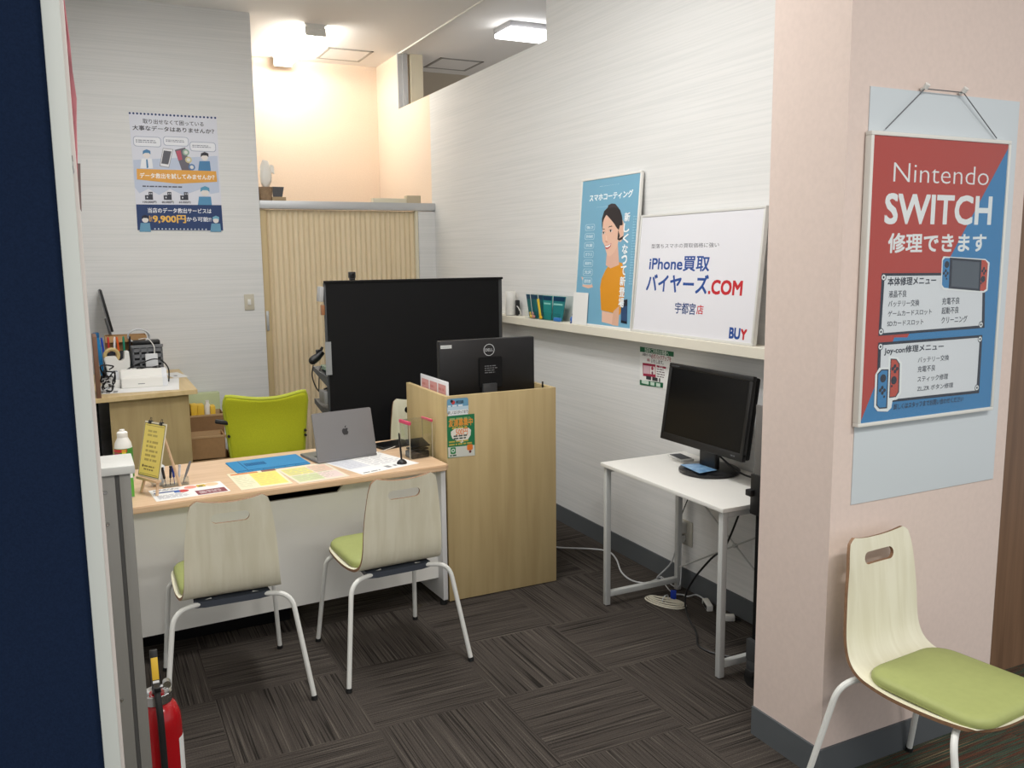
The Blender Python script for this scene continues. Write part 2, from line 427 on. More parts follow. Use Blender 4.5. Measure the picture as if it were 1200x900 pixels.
# ================================================================== SETTING
XW = 2.70; YB = 6.87; YF = 8.30; ZC = 3.48
shopfloor = carpet('dark_striped_carpet', [(0.36, (40, 37, 34)), (0.43, (66, 61, 57)), (0.60, (77, 71, 66)), (0.76, (102, 96, 89))])
mallfloor = carpet('multicoloured_striped_carpet', [(0.28, (52, 46, 42)), (0.40, (112, 74, 58)), (0.47, (62, 56, 50)), (0.54, (72, 98, 82)), (0.60, (66, 58, 52)), (0.70, (150, 132, 100))], parquet=False)
b = B(); b.box(-2.5, 3.0, 1.92, 8.4, -0.06, 0); struct('floor', b, shopfloor, 'dark grey striped carpet tiles of the shop')
b = B(); b.box(-2.5, 6.0, -3.0, 1.92, -0.06, 0); b.box(3.0, 6.0, 1.92, 2.6, -0.06, 0); struct('floor_outside', b, mallfloor, 'carpet with fine coloured stripes outside the shop')
b = B(); b.box(-2.5, 6.0, -3.0, 8.5, ZC, ZC+0.08); struct('ceiling', b, CEIL)
b = B(); b.box(-0.22, 1.285, YB, YB+0.10, 0, ZC); struct('wall_back', b, WALLPAPER, 'white striped wallpaper wall behind the counter')
b = B(); b.box(2.555, XW, YB, YB+0.09, 0, 2.07); struct('wall_back_strip', b, WALLPAPER)
b = B(); b.box(XW, XW+0.2, 1.99, 6.93, 0, 3.01); b.box(XW, XW+0.2, 1.99, 4.94, 3.01, ZC); struct('wall_right', b, WALLPAPER, 'white partition wall with fine horizontal stripes')
b = B(); b.box(XW, XW+0.2, 6.93, YF, 0, 3.01); b.box(XW, XW+0.2, 7.68, YF, 3.01, ZC); struct('wall_right_inner', b, PEACH)
b = B(); b.box(-0.5, XW+0.05, YF, YF+0.1, 0, ZC); struct('wall_far', b, PEACH, 'peach wall of the back room')
b = B(); b.box(XW+0.2, 5.6, YF, YF+0.1, 0, ZC); struct('wall_neighbour', b, BEIGEW)
b = B(); b.box(5.5, 5.6, 2.6, YF, 0, ZC); struct('wall_neighbour_right', b, BEIGEW)
b = B(); b.box(-0.5, -0.4, YB+0.1, YF, 0, ZC); struct('wall_inner_left', b, PEACH)
b = B(); b.box(-0.22, -0.12, 1.6, YB, 0, ZC); struct('wall_left', b, WALLPAPER)
b = B(); b.box(2.056, 2.884, 1.93, 2.245, 0, ZC); struct('pillar', b, PINK, 'pale pink wallpapered pillar at the shop front')
b = B(); b.box(2.884, 5.6, 2.14, 2.22, 0, ZC); struct('wall_front', b, BROWNWOOD, 'dark brown wood veneer wall beside the pillar')
# skirting
b = B(); b.box(XW-0.008, XW, 2.245, 6.87, 0, 0.104); struct('baseboard_right', b, BASEB)
b = B(); b.box(2.048, 2.884, 1.922, 1.93, 0, 0.104); b.box(2.048, 2.056, 1.93, 2.245, 0, 0.104); struct('baseboard_pillar', b, BASEB)
b = B(); b.box(-0.12, 1.285, YB-0.008, YB, 0, 0.104); struct('baseboard_back', b, BASEB)
# opening over the partition
b = B(); b.box(XW-0.012, XW+0.03, 7.655, 7.68, 3.01, ZC); b.box(XW+0.03, XW+0.075, 7.64, 7.68, 3.01, ZC); struct('trim_1', b, ALU, 'aluminium jamb of the opening above the partition')
b = B(); b.box(XW+0.10, XW+0.215, 7.63, 7.68, 3.01, ZC); struct('trim_2', b, CREAM)
b = B(); b.box(XW-0.004, XW+0.02, 4.94, 7.66, ZC-0.012, ZC); struct('trim_3', b, WHITE)
# ledge on the right wall
b = B(); b.box(2.60, XW, 2.0, 6.86, 1.25, 1.30, 0.003); struct('trim_4', b, M('ledge_cream', (232, 227, 212), 0.5), 'cream wooden ledge along the right wall')
# soffit band over the back wall, ceiling hatches
def hatch(x0, x1, y0, y1, lab):
    t = thing('ceiling_hatch', lab, 'hatch', ((x0+x1)/2, (y0+y1)/2, ZC))
    hx, hy = (x1-x0)/2, (y1-y0)/2; b = B()
    b.box(-hx, hx, -hy, -hy+0.025, -0.006, 0); b.box(-hx, hx, hy-0.025, hy, -0.006, 0); b.box(-hx, -hx+0.025, -hy, hy, -0.006, 0); b.box(hx-0.025, hx, -hy, hy, -0.006, 0)
    obj('frame', b, M('hatch_grey', (160, 158, 154), 0.5, 0.2), t, sm=False)
    b = B(); b.box(-hx+0.025, hx-0.025, -hy+0.025, hy-0.025, -0.003, 0); obj('panel', b, CEIL, t, sm=False)
hatch(2.08, 2.48, 7.68, 8.12, 'square ceiling access hatch in the peach back room')
hatch(3.10, 3.53, 7.66, 8.10, 'square ceiling access hatch in the dim room beyond the partition')

# accordion door
d = bpy.data.objects.new('door_1', None); COL.objects.link(d); d.location = (1.285, YB+0.04, 0); d['kind'] = 'structure'; d['label'] = 'cream accordion folding door under a grey rail'
b = B(); b.box(0.0, 1.415, -0.055, 0.04, 2.075, 2.135, 0.003); obj('door_rail', b, ALU, d)
n = 30; rows = []
W = 1.24
for zz in (0.02, 2.07):
    r = []
    for k in range(n*4+1):
        x = W*k/(n*4); r.append((0.015+x, 0.008*math.cos(math.pi*2*k/4.0), zz))
    rows.append(r)
b = B(); b.grid(rows); obj('folding_leaf', b, grain('accordion_cream', (230, 211, 176), (236, 219, 187), (30, 30, 1), 0.6), d, sm=False)
b = B(); b.box(0.0, 0.05, -0.02, 0.02, 0.02, 2.07, 0.003); obj('lead_post', b, M('accordion_post', (205, 183, 140), 0.6), d)
b = B(); b.box(0.012, 0.032, -0.03, -0.018, 1.15, 1.30, 0.002); b.box(0.018, 0.026, -0.04, -0.03, 1.18, 1.27, 0.002); obj('door_handle', b, ALU, d)
b = B(); b.box(1.245, 1.268, -0.035, 0.03, 0, 2.075, 0.002); obj('door_jamb', b, CREAM, d)
# light switch
s = thing('light_switch', 'cream light switch plate on the striped back wall', 'switch', (1.172, YB, 1.374))
b = B(); b.box(-0.036, 0.036, -0.008, 0, -0.06, 0.06, 0.003); obj('plate', b, M('switch_cream', (205, 198, 180), 0.5), s)
b = B(); b.box(-0.012, 0.012, -0.013, -0.006, -0.022, 0.022, 0.002); obj('rocker', b, WHITE, s)

# ================================================================== LAMPS
t = thing('fluorescent_lamp', 'bright twin tube fluorescent lamp on the back room ceiling', 'lamp', (1.80, 7.60, ZC))
b = B(); b.prism([(-0.09, 0), (0.09, 0), (0.05, -0.035), (-0.05, -0.035)], 'y', -0.62, 0.62); obj('housing', b, WHITE, t, sm=False)
for sx in (-0.055, 0.055):
    b = B(); b.tube([(sx, -0.59, -0.062), (sx, 0.59, -0.062)], 0.016, 8); obj('tube', b, TUBE, t)
for sy in (-0.6, 0.6):
    b = B(); b.box(-0.08, 0.08, sy-0.012, sy+0.012, -0.085, -0.02, 0.003); obj('socket', b, WHITE, t)
t = thing('ceiling_lamp', 'rectangular white lamp glowing in the dim room beyond the partition', 'lamp', (3.30, 6.40, ZC), math.radians(0))
b = B(); b.box(-0.19, 0.19, -0.14, 0.16, -0.05, 0, 0.004); obj('housing', b, M('lamp_grey', (150, 150, 152), 0.5), t)
b = B(); b.box(-0.20, 0.20, -0.16, 0.12, -0.085, -0.05, 0.006); obj('diffuser', b, PANELLIGHT, t)

# ================================================================== NAVY PARTITION, POST, BANNER
t = thing('partition_panel', 'tall navy fabric office partition with white edge post at left', 'partition', (0, 1.5, 0))
b = B(); b.box(-0.95, -0.016, 0.008, 0.035, 0.06, 2.44); obj('fabric_panel', b, NAVY, t, sm=False)
b = B(); b.box(-0.016, 0.009, 0, 0.045, 0.0, 2.5, 0.002); obj('edge_post', b, M('offwhite_post', (196, 200, 194), 0.5), t)
b = B(); b.box(-0.95, -0.016, 0.002, 0.042, 2.44, 2.5, 0.002); b.box(-0.95, -0.016, 0.002, 0.042, 0.0, 0.06, 0.002); obj('rail', b, M('offwhite_post', ()), t)
t = tag(obj('wall_edge_strip', B().box(-0.03, 0.0155, 1.60, 1.64, 0, 2.6, 0.004), M('pinkish_strip', (214, 206, 200), 0.6)), 'pale pinkish edge strip standing behind the navy partition', 'strip')
t = thing('shutter_post', 'grey metal post with groove, screws and pale cap', 'post', (0.015, 2.30, 0))
b = B(); b.box(-0.06, 0.036, 0, 0.13, 0, 1.182, 0.002); b.box(0.036, 0.045, 0.006, 0.13, 0, 1.182); b.box(0.045, 0.071, 0.0, 0.13, 0, 1.182, 0.002); obj('post', b, POSTGREY, t, ang=25)
b = B(); b.box(0.0365, 0.0445, 0.001, 0.006, 0, 1.18); obj('groove', b, M('groove_dark', (70, 69, 67), 0.6), t, sm=False)
b = B(); b.box(-0.06, 0.082, -0.012, 0.14, 1.182, 1.203, 0.003); obj('cap', b, M('pale_grey_cap', (205, 205, 200), 0.45), t)
for zz in (1.14, 1.06, 0.6):
    b = B(); b.cyl((0.012, 0.0, zz), (0.012, -0.004, zz), 0.005, 0.004, 12); obj('screw', b, CHROME, t)
# pink hanging banner edge, with clip
rows = []
for k in range(15):
    z = 2.45-k*0.046
    ww = 0.017+0.004*math.sin(k*0.9)
    if z > 2.0: ww *= 0.75
    if z < 1.88: ww *= max(0.3, (z-1.78)/0.1)
    rows.append([(-0.012, 0.010*math.sin(k*0.7), z), (ww*0.4, 0.012+0.008*math.sin(k*1.3), z), (ww, -0.004+0.01*math.sin(k*0.8), z-0.01)])
b = B(); b.grid(rows)
t = thing('hanging_banner', 'pink and white banner edge hanging behind the navy partition', 'banner', (0.0068, 1.75, 0))
o = obj('cloth', b, [M('pink_banner', (196, 120, 128), 0.6, noise=0.35, nscale=14)], t); sd = o.modifiers.new('thickness', 'SOLIDIFY'); sd.thickness = 0.002
b = B(); b.prism([(-0.012, 1.868), (0.016, 1.868), (0.014, 1.83), (0.012, 1.785), (0.006, 1.80), (-0.012, 1.85)], 'y', -0.009, -0.006); obj('torn_corner', b, M('greyish_backing', (128, 108, 106), 0.7), t, sm=False)
t = thing('wire_clip', 'small wire clip on the pale strip beneath the pink banner', 'clip', (0.0065, 1.597, 1.86))
b = B(); b.box(-0.004, 0.004, -0.006, 0, -0.004, 0.006, 0.001); obj('jaw', b, BLACK, t)
b = B(); b.tube([(-0.003, -0.004, 0), (-0.003, -0.005, -0.022), (0.002, -0.005, -0.027), (0.004, -0.005, -0.02), (0.003, -0.004, 0)], 0.0008, 6); obj('wire', b, CHROME, t)

# ================================================================== FIRE EXTINGUISHER
t = thing('fire_extinguisher', 'red fire extinguisher with black hose beside the grey post', 'fire extinguisher', (0.128, 2.70, 0))
b = B(); b.lathe([(0.0, 0.012), (0.060, 0.012), (0.066, 0.02), (0.066, 0.31), (0.063, 0.34), (0.052, 0.37), (0.034, 0.388), (0.022, 0.393), (0.022, 0.41), (0, 0.41)], seg=32); obj('body', b, RED, t)
b = B(); b.lathe([(0.064, 0), (0.067, 0.004), (0.067, 0.02), (0.064, 0.02)], seg=32); obj('foot_ring', b, RUBBER, t)
b = B(); b.lathe([(0.024, 0.385), (0.043, 0.385), (0.043, 0.412), (0.036, 0.412), (0.024, 0.40)], seg=28); obj('neck_ring', b, CHROME, t)
b = B(); b.cyl((0, 0, 0.40), (0, 0, 0.445), 0.014, 0.012); b.box(-0.009, 0.009, -0.05, 0.012, 0.432, 0.446, 0.002); obj('valve', b, BLACK, t)
b = B(); b.box(-0.011, 0.011, -0.012, 0.004, -0.01, 0.10, 0.003, rot=Matrix.Rotation(math.radians(-12), 3, 'X'), about=(0, 0, 0)).xf(Matrix.Translation((0, 0.0, 0.44))); lv = obj('lever', b, BLACK, t)
b = B(); b.box(-0.0095, 0.0095, -0.0145, -0.0120, 0.012, 0.078, 0.0006, rot=Matrix.Rotation(math.radians(-12), 3, 'X'), about=(0, 0, 0)).xf(Matrix.Translation((0, 0, 0.44))); obj('yellow_tag', b, YELLOWP, lv, 'yellow safety tag on the lever')
b = B(); b.box(-0.009, 0.009, -0.0146, -0.0122, -0.006, 0.010, 0.0006, rot=Matrix.Rotation(math.radians(-12), 3, 'X'), about=(0, 0, 0)).xf(Matrix.Translation((0, 0, 0.44))); obj('white_tag', b, PAPER, lv)
b = B(); b.cyl((0.012, 0, 0.425), (0.034, 0, 0.428), 0.006); b.cyl((0.030, -0.012, 0.432), (0.030, 0.012, 0.432), 0.012); obj('pressure_gauge', b, CHROME, t)
b = B(); b.tube(cr([(0, -0.012, 0.425), (0.0, -0.05, 0.42), (0.002, -0.078, 0.36), (0.004, -0.082, 0.2), (0.006, -0.08, 0.09)]), 0.0095, 10); obj('hose', b, RUBBER, t)
b = B(); b.cyl((0.006, -0.08, 0.10), (0.007, -0.078, 0.03), 0.012, 0.017); obj('nozzle', b, RUBBER, t)
b = B(); rows = []
for zz in (0.12, 0.27):
    rows.append([(0.0667*math.cos(a), 0.0667*math.sin(a), zz) for a in [math.radians(v) for v in range(-40, 30, 7)]])
b.grid(rows); obj('label_sticker', b, PAPER, t, 'white instruction label on the red body')

# ================================================================== CAFE CHAIRS
def make_chair(label, group):
    t = thing('cafe_chair', label, 'chair', group=group)
    prof = [(-0.236, 0.840, 0.137), (-0.230, 0.80, 0.146), (-0.222, 0.74, 0.154), (-0.214, 0.68, 0.162), (-0.206, 0.62, 0.167), (-0.199, 0.56, 0.170), (-0.190, 0.51, 0.173),
            (-0.172, 0.472, 0.178), (-0.142, 0.449, 0.184), (-0.10, 0.438, 0.190), (-0.02, 0.432, 0.196), (0.08, 0.434, 0.197), (0.17, 0.440, 0.194), (0.225, 0.442, 0.184), (0.252, 0.438, 0.160)]
    P = cr([(p[0], p[1], p[2]) for p in prof], 4)
    nx = 24; rows = []
    for i, q in enumerate(P):
        u = i/(len(P)-1); row = []
        for k in range(nx+1):
            s_ = -1+2*k/nx
            y, z = q.x, q.y
            if q.y > 0.55:                      # upright part: slight dish, dipped top edge
                f = min(1, (q.y-0.55)/0.2); y -= -0.012*f*(s_*s_)
                tf = max(0, min(1, (q.y-0.72)/0.118)); z += tf*tf*(0.020*(abs(s_)**2.2)-0.016)-tf*tf*0.022*max(0, abs(s_)-0.86)/0.14
            else:
                fb = max(0, min(1, (y-0.14)/0.11)); y -= fb*0.03*(abs(s_)**3)
            row.append((s_*q.z, y, z))
        rows.append(row)
    b = B(); b.grid(rows); bmesh.ops.recalc_face_normals(b.bm, faces=b.bm.faces)
    me = bpy.data.meshes.new('shell'); b.bm.to_mesh(me); b.bm.free(); me.materials.append(ASH); me.materials.append(ASHEDGE)
    o = bpy.data.objects.new('shell', me); COL.objects.link(o)
    sd = o.modifiers.new('thickness', 'SOLIDIFY'); sd.thickness = 0.011; sd.offset = 0; sd.material_offset_rim = 1
    cb = B(); cb.prism(rrect2(0.136, 0.038, 0.0185, 6, 0, 0.764), 'y', -0.36, -0.12)
    co_ = obj('slot_cutter', cb, ASHEDGE, sm=False)
    bo = o.modifiers.new('slot', 'BOOLEAN'); bo.operation = 'DIFFERENCE'; bo.object = co_; bo.solver = 'EXACT'
    dg = bpy.context.evaluated_depsgraph_get(); dg.update()
    nm = bpy.data.meshes.new_from_object(o.evaluated_get(dg)); o.modifiers.clear(); o.data = nm
    bpy.data.objects.remove(co_); smooth(nm, 40); o.parent = t
    # pad
    b = B(); out = []
    N = 16
    def padrow(sc, dz):
        r = []
        for (x, y) in rrect2(0.358*sc, 0.375*sc, 0.075*sc, 6, 0, 0.06):
            x *= 1.0+0.02*max(0, (y-0.0))/0.2
            r.append(Vector((x, y, 0.4425+0.004*max(0, y)/0.2+dz)))
        return r
    tm = bmesh.new(); rings = []
    for sc, dz in ((1.0, 0.0), (1.012, 0.008), (1.005, 0.018), (0.97, 0.026), (0.88, 0.031), (0.6, 0.034), (0.25, 0.035)):
        rings.append([tm.verts.new(p) for p in padrow(sc, dz)])
    for a, c in zip(rings, rings[1:]):
        for k in range(len(a)): tm.faces.new((a[k], a[(k+1) % len(a)], c[(k+1) % len(a)], c[k]))
    tm.faces.new(rings[-1]); tm.faces.new(rings[0][::-1]); bmesh.ops.recalc_face_normals(tm, faces=tm.faces)
    b._merge(tm); obj('seat_pad', b, OLIVE, t, 'olive green upholstered seat pad', ang=60)
    # legs
    for sx in (-1, 1):
        pts = fillet([(sx*0.075, -0.135, 0.424), (sx*0.215, -0.175, 0.415), (sx*0.27, -0.26, 0.006)], 0.06, 7)
        b = B(); b.tube(pts, 0.0097, 10); lg = obj('leg', b, WHITEMETAL, t)
        b = B(); b.cyl((sx*0.27, -0.26, 0), (sx*0.2684, -0.257, 0.016), 0.0125, 0.0125, 12); obj('foot_cap', b, RUBBER, lg)
        pts = fillet([(sx*0.075, 0.13, 0.421), (sx*0.205, 0.185, 0.412), (sx*0.235, 0.262, 0.006)], 0.05, 7)
        b = B(); b.tube(pts, 0.0097, 10); lg = obj('leg', b, WHITEMETAL, t)
        b = B(); b.cyl((sx*0.235, 0.262, 0), (sx*0.2345, 0.259, 0.016), 0.0125, 0.0125, 12); obj('foot_cap', b, RUBBER, lg)
    b = B(); b.prism([(-0.14, -0.15), (-0.10, -0.162), (0.10, -0.162), (0.14, -0.15), (0.12, 0.15), (-0.12, 0.15)], 'z', 0.408, 0.432); obj('seat_bracket', b, M('slate_plastic', (62, 68, 78), 0.5), t, 'dark slate bracket under the seat', sm=False)
    return t
chair = make_chair('pale plywood cafe chair pulled up at the left end of the desk', 'cafe chairs')
chair.location = (0.45, 3.475, 0); chair.rotation_euler = (0, 0, math.radians(-1))
dup(chair, (1.105, 3.475, 0), math.radians(3), 'pale plywood cafe chair at the right end of the desk, near the booth', 'cafe chairs')
dup(chair, (2.20, 1.63, 0), math.radians(184), 'pale plywood cafe chair with green pad standing against the pink pillar', 'cafe chairs')
dup(chair, (1.83, 4.86, 0), math.radians(179), 'pale plywood cafe chair half hidden between the booth and the black rack', 'cafe chairs')

# ================================================================== FRONT DESK
ZD = 0.715
DA = math.atan2(3.805-3.736, 1.541-0.138)
desk = thing('service_desk', 'beech topped service desk with white front panel facing the chairs', 'desk', (1.541, 3.800, 0), DA)
LW = 1.50
b = B(); b.prism([(-LW, 0), (-0.02, 0), (0, 0.02), (0, 0.70), (-LW, 0.70)], 'z', ZD-0.028, ZD, 0.004); obj('desktop', b, BEECH, desk)
x1, x2 = -1.05, -0.485
pan = [(-LW+0.03, 0.13), (-0.035, 0.13), (-0.035, ZD-0.029), (x2, ZD-0.029), (x2-0.045, 0.636), (x1+0.045, 0.636), (x1, ZD-0.029), (-LW+0.03, ZD-0.029)]
b = B(); b.prism(pan, 'y', 0.085, 0.10); obj('front_panel', b, WHITELAM, desk, sm=False)
b = B(); b.box(x1-0.02, x2+0.02, 0.11, 0.30, 0.60, 0.612); b.box(x1-0.02, x2+0.02, 0.29, 0.30, 0.60, ZD-0.03); obj('cable_tray', b, MATTEBLACK, desk, sm=False)
for xx in (-0.035, -LW+0.005):
    b = B(); b.box(xx, xx+0.025, 0.03, 0.67, 0.03, ZD-0.028, 0.002); p = obj('side_panel', b, GREYLAM, desk)
    for yy in (0.06, 0.64):
        b = B(); b.cyl((xx+0.0125, yy, 0), (xx+0.0125, yy, 0.032), 0.018, 0.018, 14); obj('foot', b, RUBBER, p)
b = B(); b.box(0.10, 0.80, 4.02, 4.40, 0.0, 0.16, 0.006); tag(obj('floor_box', b, MATTEBLACK), 'long low black box on the carpet under the service desk', 'box')
dm = Matrix.Translation((1.541, 3.800, 0)) @ Matrix.Rotation(DA, 4, 'Z')

# ---- papers and things lying on the desk
def sheet_from(px, z):
    P = [onz(x, y, z) for x, y in px]      # TL TR BR BL
    c = sum(P, Vector())/4; ux = ((P[1]-P[0])+(P[2]-P[3]))/2; uy = ((P[0]-P[3])+(P[1]-P[2]))/2
    return c, math.atan2(ux.y, ux.x), ux.length, uy.length
def paper(name, label, cat, px, z, mat=PAPER, th=0.0008, group=None):
    c, a, w_, h_ = sheet_from(px, z)
    t = thing(name, label, cat, (c.x, c.y, z-th), a, group)
    b = B(); b.box(-w_/2, w_/2, -h_/2, h_/2, 0, th); obj('sheet', b, mat, t, sm=False)
    pr = Print(w_, h_)
    return t, pr, Matrix.Translation((-w_/2, -h_/2, th)), w_, h_
t, pr, mt, W_, H_ = paper('leaflet', 'white leaflet with red and blue print below the easel', 'leaflet', [(180, 575), (259, 563), (269, 576), (177, 588)], ZD+0.001)
pr.rect(W_*0.56, H_*0.04, W_*0.97, H_*0.42, (128, 50, 62)); pr.rect(W_*0.04, H_*0.62, W_*0.3, H_*0.72, (70, 90, 140)); pr.circ(W_*0.42, H_*0.58, H_*0.12, (200, 60, 60)); pr.rect(W_*0.3, H_*0.5, W_*0.38, H_*0.7, (60, 100, 170))
pr.circ(W_*0.55, H_*0.8, H_*0.13, (232, 150, 130)); pr.circ(W_*0.85, H_*0.82, H_*0.15, (236, 200, 160)); pr.rect(W_*0.64, H_*0.7, W_*0.76, H_*0.92, (210, 180, 60)); pr.rect(W_*0.66, H_*0.72, W_*0.72, H_*0.8, (50, 50, 50))
pr.lines((W_*0.05, H_*0.1, W_*0.5, H_*0.45), 5, (170, 170, 180), 0.4, 3); pr.lines((W_*0.05, H_*0.8, W_*0.4, H_*0.95), 2, (90, 90, 100), 0.45, 4); pr.lines((W_*0.6, H_*0.12, W_*0.92, H_*0.34), 3, (230, 220, 220), 0.4, 5)
pr.build('printing', t, mt)
t, pr, mt, W_, H_ = paper('price_sheet', 'yellow and cream price sheet left of centre on the desk', 'leaflet', [(270, 556), (322, 548), (344, 567), (278, 574)], ZD+0.001, group=None)
pr.rect(0, 0, W_, H_, (236, 226, 196)); pr.rect(W_*0.4, H_*0.08, W_*0.95, H_*0.85, (238, 222, 120)); pr.rect(W_*0.05, H_*0.86, W_*0.6, H_*0.95, (210, 130, 70)); pr.rect(W_*0.68, H_*0.86, W_*0.98, H_*0.99, (140, 90, 80))
pr.lines((W_*0.05, H_*0.1, W_*0.36, H_*0.8), 9, (200, 205, 170), 0.35, 7); pr.lines((W_*0.44, H_*0.12, W_*0.9, H_*0.8), 8, (214, 202, 120), 0.35, 8)
pr.build('printing', t, mt)
t, pr, mt, W_, H_ = paper('price_sheet', 'laminated pastel price table beside the laptop base', 'leaflet', [(328, 550), (386, 541), (403, 559), (346, 567)], ZD+0.001)
pr.rect(0, 0, W_, H_, (228, 220, 200)); pr.rect(W_*0.05, H_*0.5, W_*0.55, H_*0.92, (222, 216, 130)); pr.rect(W_*0.58, H_*0.5, W_*0.95, H_*0.92, (222, 190, 170)); pr.rect(W_*0.05, H_*0.08, W_*0.55, H_*0.45, (200, 210, 160)); pr.rect(W_*0.58, H_*0.08, W_*0.95, H_*0.45, (226, 206, 200))
pr.lines((W_*0.08, H_*0.12, W_*0.92, H_*0.88), 9, (190, 185, 160), 0.3, 9)
pr.build('printing', t, mt)
t, pr, mt, W_, H_ = paper('document', 'white printed form lying under the pen stand', 'paper', [(391, 540), (446, 528), (487, 544), (411, 558)], ZD+0.001)
pr.rect(W_*0.03, H_*0.35, W_*0.4, H_*0.9, (214, 216, 222)); pr.lines((W_*0.45, H_*0.3, W_*0.95, H_*0.92), 8, (186, 186, 190), 0.3, 10); pr.lines((W_*0.06, H_*0.4, W_*0.36, H_*0.86), 7, (190, 193, 202), 0.3, 11)
pr.rect(W_*0.5, H_*0.08, W_*0.58, H_*0.2, (150, 150, 150)); pr.rect(W_*0.64, H_*0.1, W_*0.69, H_*0.17, (120, 120, 120)); pr.lines((W_*0.06, H_*0.04, W_*0.4, H_*0.1), 1, (90, 90, 90), 0.5, 12)
pr.build('printing', t, mt)
# blue repair mat
c, a, w_, h_ = sheet_from([(265.5, 541.8), (348, 532), (362.5, 542.8), (276.5, 554.8)], ZD+0.004)
t = thing('repair_mat', 'bright blue silicone repair mat on the desk', 'mat', (c.x, c.y, ZD), a)
b = B(); b.prism(rrect2(w_, h_, 0.008), 'z', 0, 0.004); obj('mat', b, BLUEMAT, t, sm=False)
b = B()
for k in range(9):
    for j in range(3): b.box(-w_/2+0.07+k*0.011, -w_/2+0.078+k*0.011, -0.01+j*0.02, 0.006+j*0.02, 0.004, 0.0055)
obj('screw_grid', b, BLUEDK, t, sm=False)
b = B(); b.box(-w_/2+0.055, -w_/2+0.058, -h_/2+0.01, h_/2-0.01, 0.004, 0.0056); b.box(-w_/2+0.01, w_/2-0.01, -h_/2+0.022, -h_/2+0.025, 0.004, 0.0056)
for k in range(5): b.box(-w_/2+0.07+k*(w_-0.09)/5, -w_/2+0.073+k*(w_-0.09)/5, -h_/2+0.008, -h_/2+0.022, 0.004, 0.0056)
obj('ridge', b, BLUEDK, t, sm=False)
# laptop
hl, hr = onz(373, 541.5, ZD+0.012), onz(442, 530.8, ZD+0.012)
la = math.atan2(hr.y-hl.y, hr.x-hl.x); lw = (hr-hl).length
t = thing('laptop', 'open grey metal laptop with its lid turned to the visitors', 'laptop', ((hl.x+hr.x)/2, (hl.y+hr.y)/2, ZD), la)
b = B(); b.box(-lw/2, lw/2, 0, 0.225, 0.002, 0.014, 0.004); base = obj('base', b, SILVER, t)
b = B(); b.box(-lw/2+0.03, lw/2-0.03, 0.03, 0.12, 0.014, 0.0146); obj('keyboard', b, BLACK, base, sm=False)
b = B(); b.box(-0.06, 0.06, 0.135, 0.21, 0.014, 0.0144); obj('trackpad', b, GREY, base, sm=False)
LT = Matrix.Translation((0, 0.006, 0.012)) @ Matrix.Rotation(math.radians(-14), 4, 'X')
b = B(); b.prism(rrect2(lw, 0.232, 0.010, 5, 0, 0.117), 'y', -0.004, 0.002).xf(LT); lid = obj('lid', b, SILVER, t)
b = B(); b.prism(rrect2(lw-0.012, 0.218, 0.006, 4, 0, 0.117), 'y', 0.002, 0.0026).xf(LT); obj('screen', b, SCREEN, lid, sm=False)
pr = Print(0.05, 0.06)
ap = [(0.026, 0.043), (0.031, 0.046), (0.037, 0.0455), (0.0415, 0.042), (0.0385, 0.037), (0.038, 0.031), (0.0425, 0.026), (0.0395, 0.0185), (0.0355, 0.0135), (0.0315, 0.0125), (0.0265, 0.0145), (0.022, 0.0125), (0.0175, 0.0135), (0.0125, 0.019), (0.0095, 0.027), (0.0095, 0.036), (0.0135, 0.043), (0.019, 0.0458)]
pr.raw(ap, (50, 50, 52)); pr.raw([(0.0255, 0.048), (0.026, 0.054), (0.031, 0.0585), (0.0335, 0.0595), (0.033, 0.053), (0.029, 0.0488)], (50, 50, 52))
pr.build('logo', lid, LT @ frame_mtx((-0.022, -0.0044, 0.098), (1, 0, 0), (0, 0, 1)))
# pen stand
p = onz(471, 543.5, ZD)
t = thing('pen_stand', 'black pen standing upright in a round base on the document', 'pen', (p.x, p.y, ZD+0.0012))
b = B(); b.lathe([(0, 0), (0.024, 0), (0.0245, 0.004), (0.021, 0.012), (0.012, 0.019), (0.006, 0.022), (0, 0.022)]); obj('base', b, BLACK, t)
b = B(); b.lathe([(0.0045, 0.018), (0.0048, 0.03), (0.0048, 0.12), (0.0042, 0.145), (0.002, 0.152), (0, 0.152)], seg=14).xf(Matrix.Rotation(math.radians(-4), 4, 'Y')); obj('pen', b, BLACK, t)
# acrylic case with black devices
p0, p1, p2 = onz(480, 542, ZD), onz(508.5, 536.5, ZD), onz(469, 533, ZD)
ca = math.atan2(p1.y-p0.y, p1.x-p0.x); cw = 0.125; cd = 0.10; chh = 0.185
t = thing('acrylic_case', 'clear acrylic case with pink lid edge standing by the booth', 'case', (p0.x+0.02, p0.y+0.045, ZD), math.radians(8))
b = B(); b.box(0, cw, 0, 0.003, 0, chh); b.box(0, cw, cd-0.003, cd, 0, chh); b.box(0, 0.003, 0.003, cd-0.003, 0, chh); b.box(cw-0.003, cw, 0.003, cd-0.003, 0, chh); obj('walls', b, CLEAR, t, sm=False)
for ex in (0, cw):
    for ey in (0, cd):
        b = B(); b.box(ex-0.0016, ex+0.0016, ey-0.0016, ey+0.0016, 0, chh); obj('corner_edge', b, CLEAREDGE, t, sm=False)
b = B(); b.box(-0.002, cw+0.002, -0.002, cd+0.002, chh, chh+0.003); lid = obj('lid', b, CLEAR, t, sm=False)
b = B(); b.box(-0.005, 0.008, -0.003, cd+0.003, chh-0.012, chh+0.005, 0.002); obj('pink_edge', b, M('pink_plastic', (205, 70, 105), 0.4), lid, 'pink plastic edge')
b = B(); b.box(cw-0.006, cw+0.004, -0.003, cd+0.003, chh-0.008, chh+0.005, 0.002); obj('pink_edge', b, M('pink_plastic', (205, 70, 105), 0.4), lid, 'pink plastic edge')
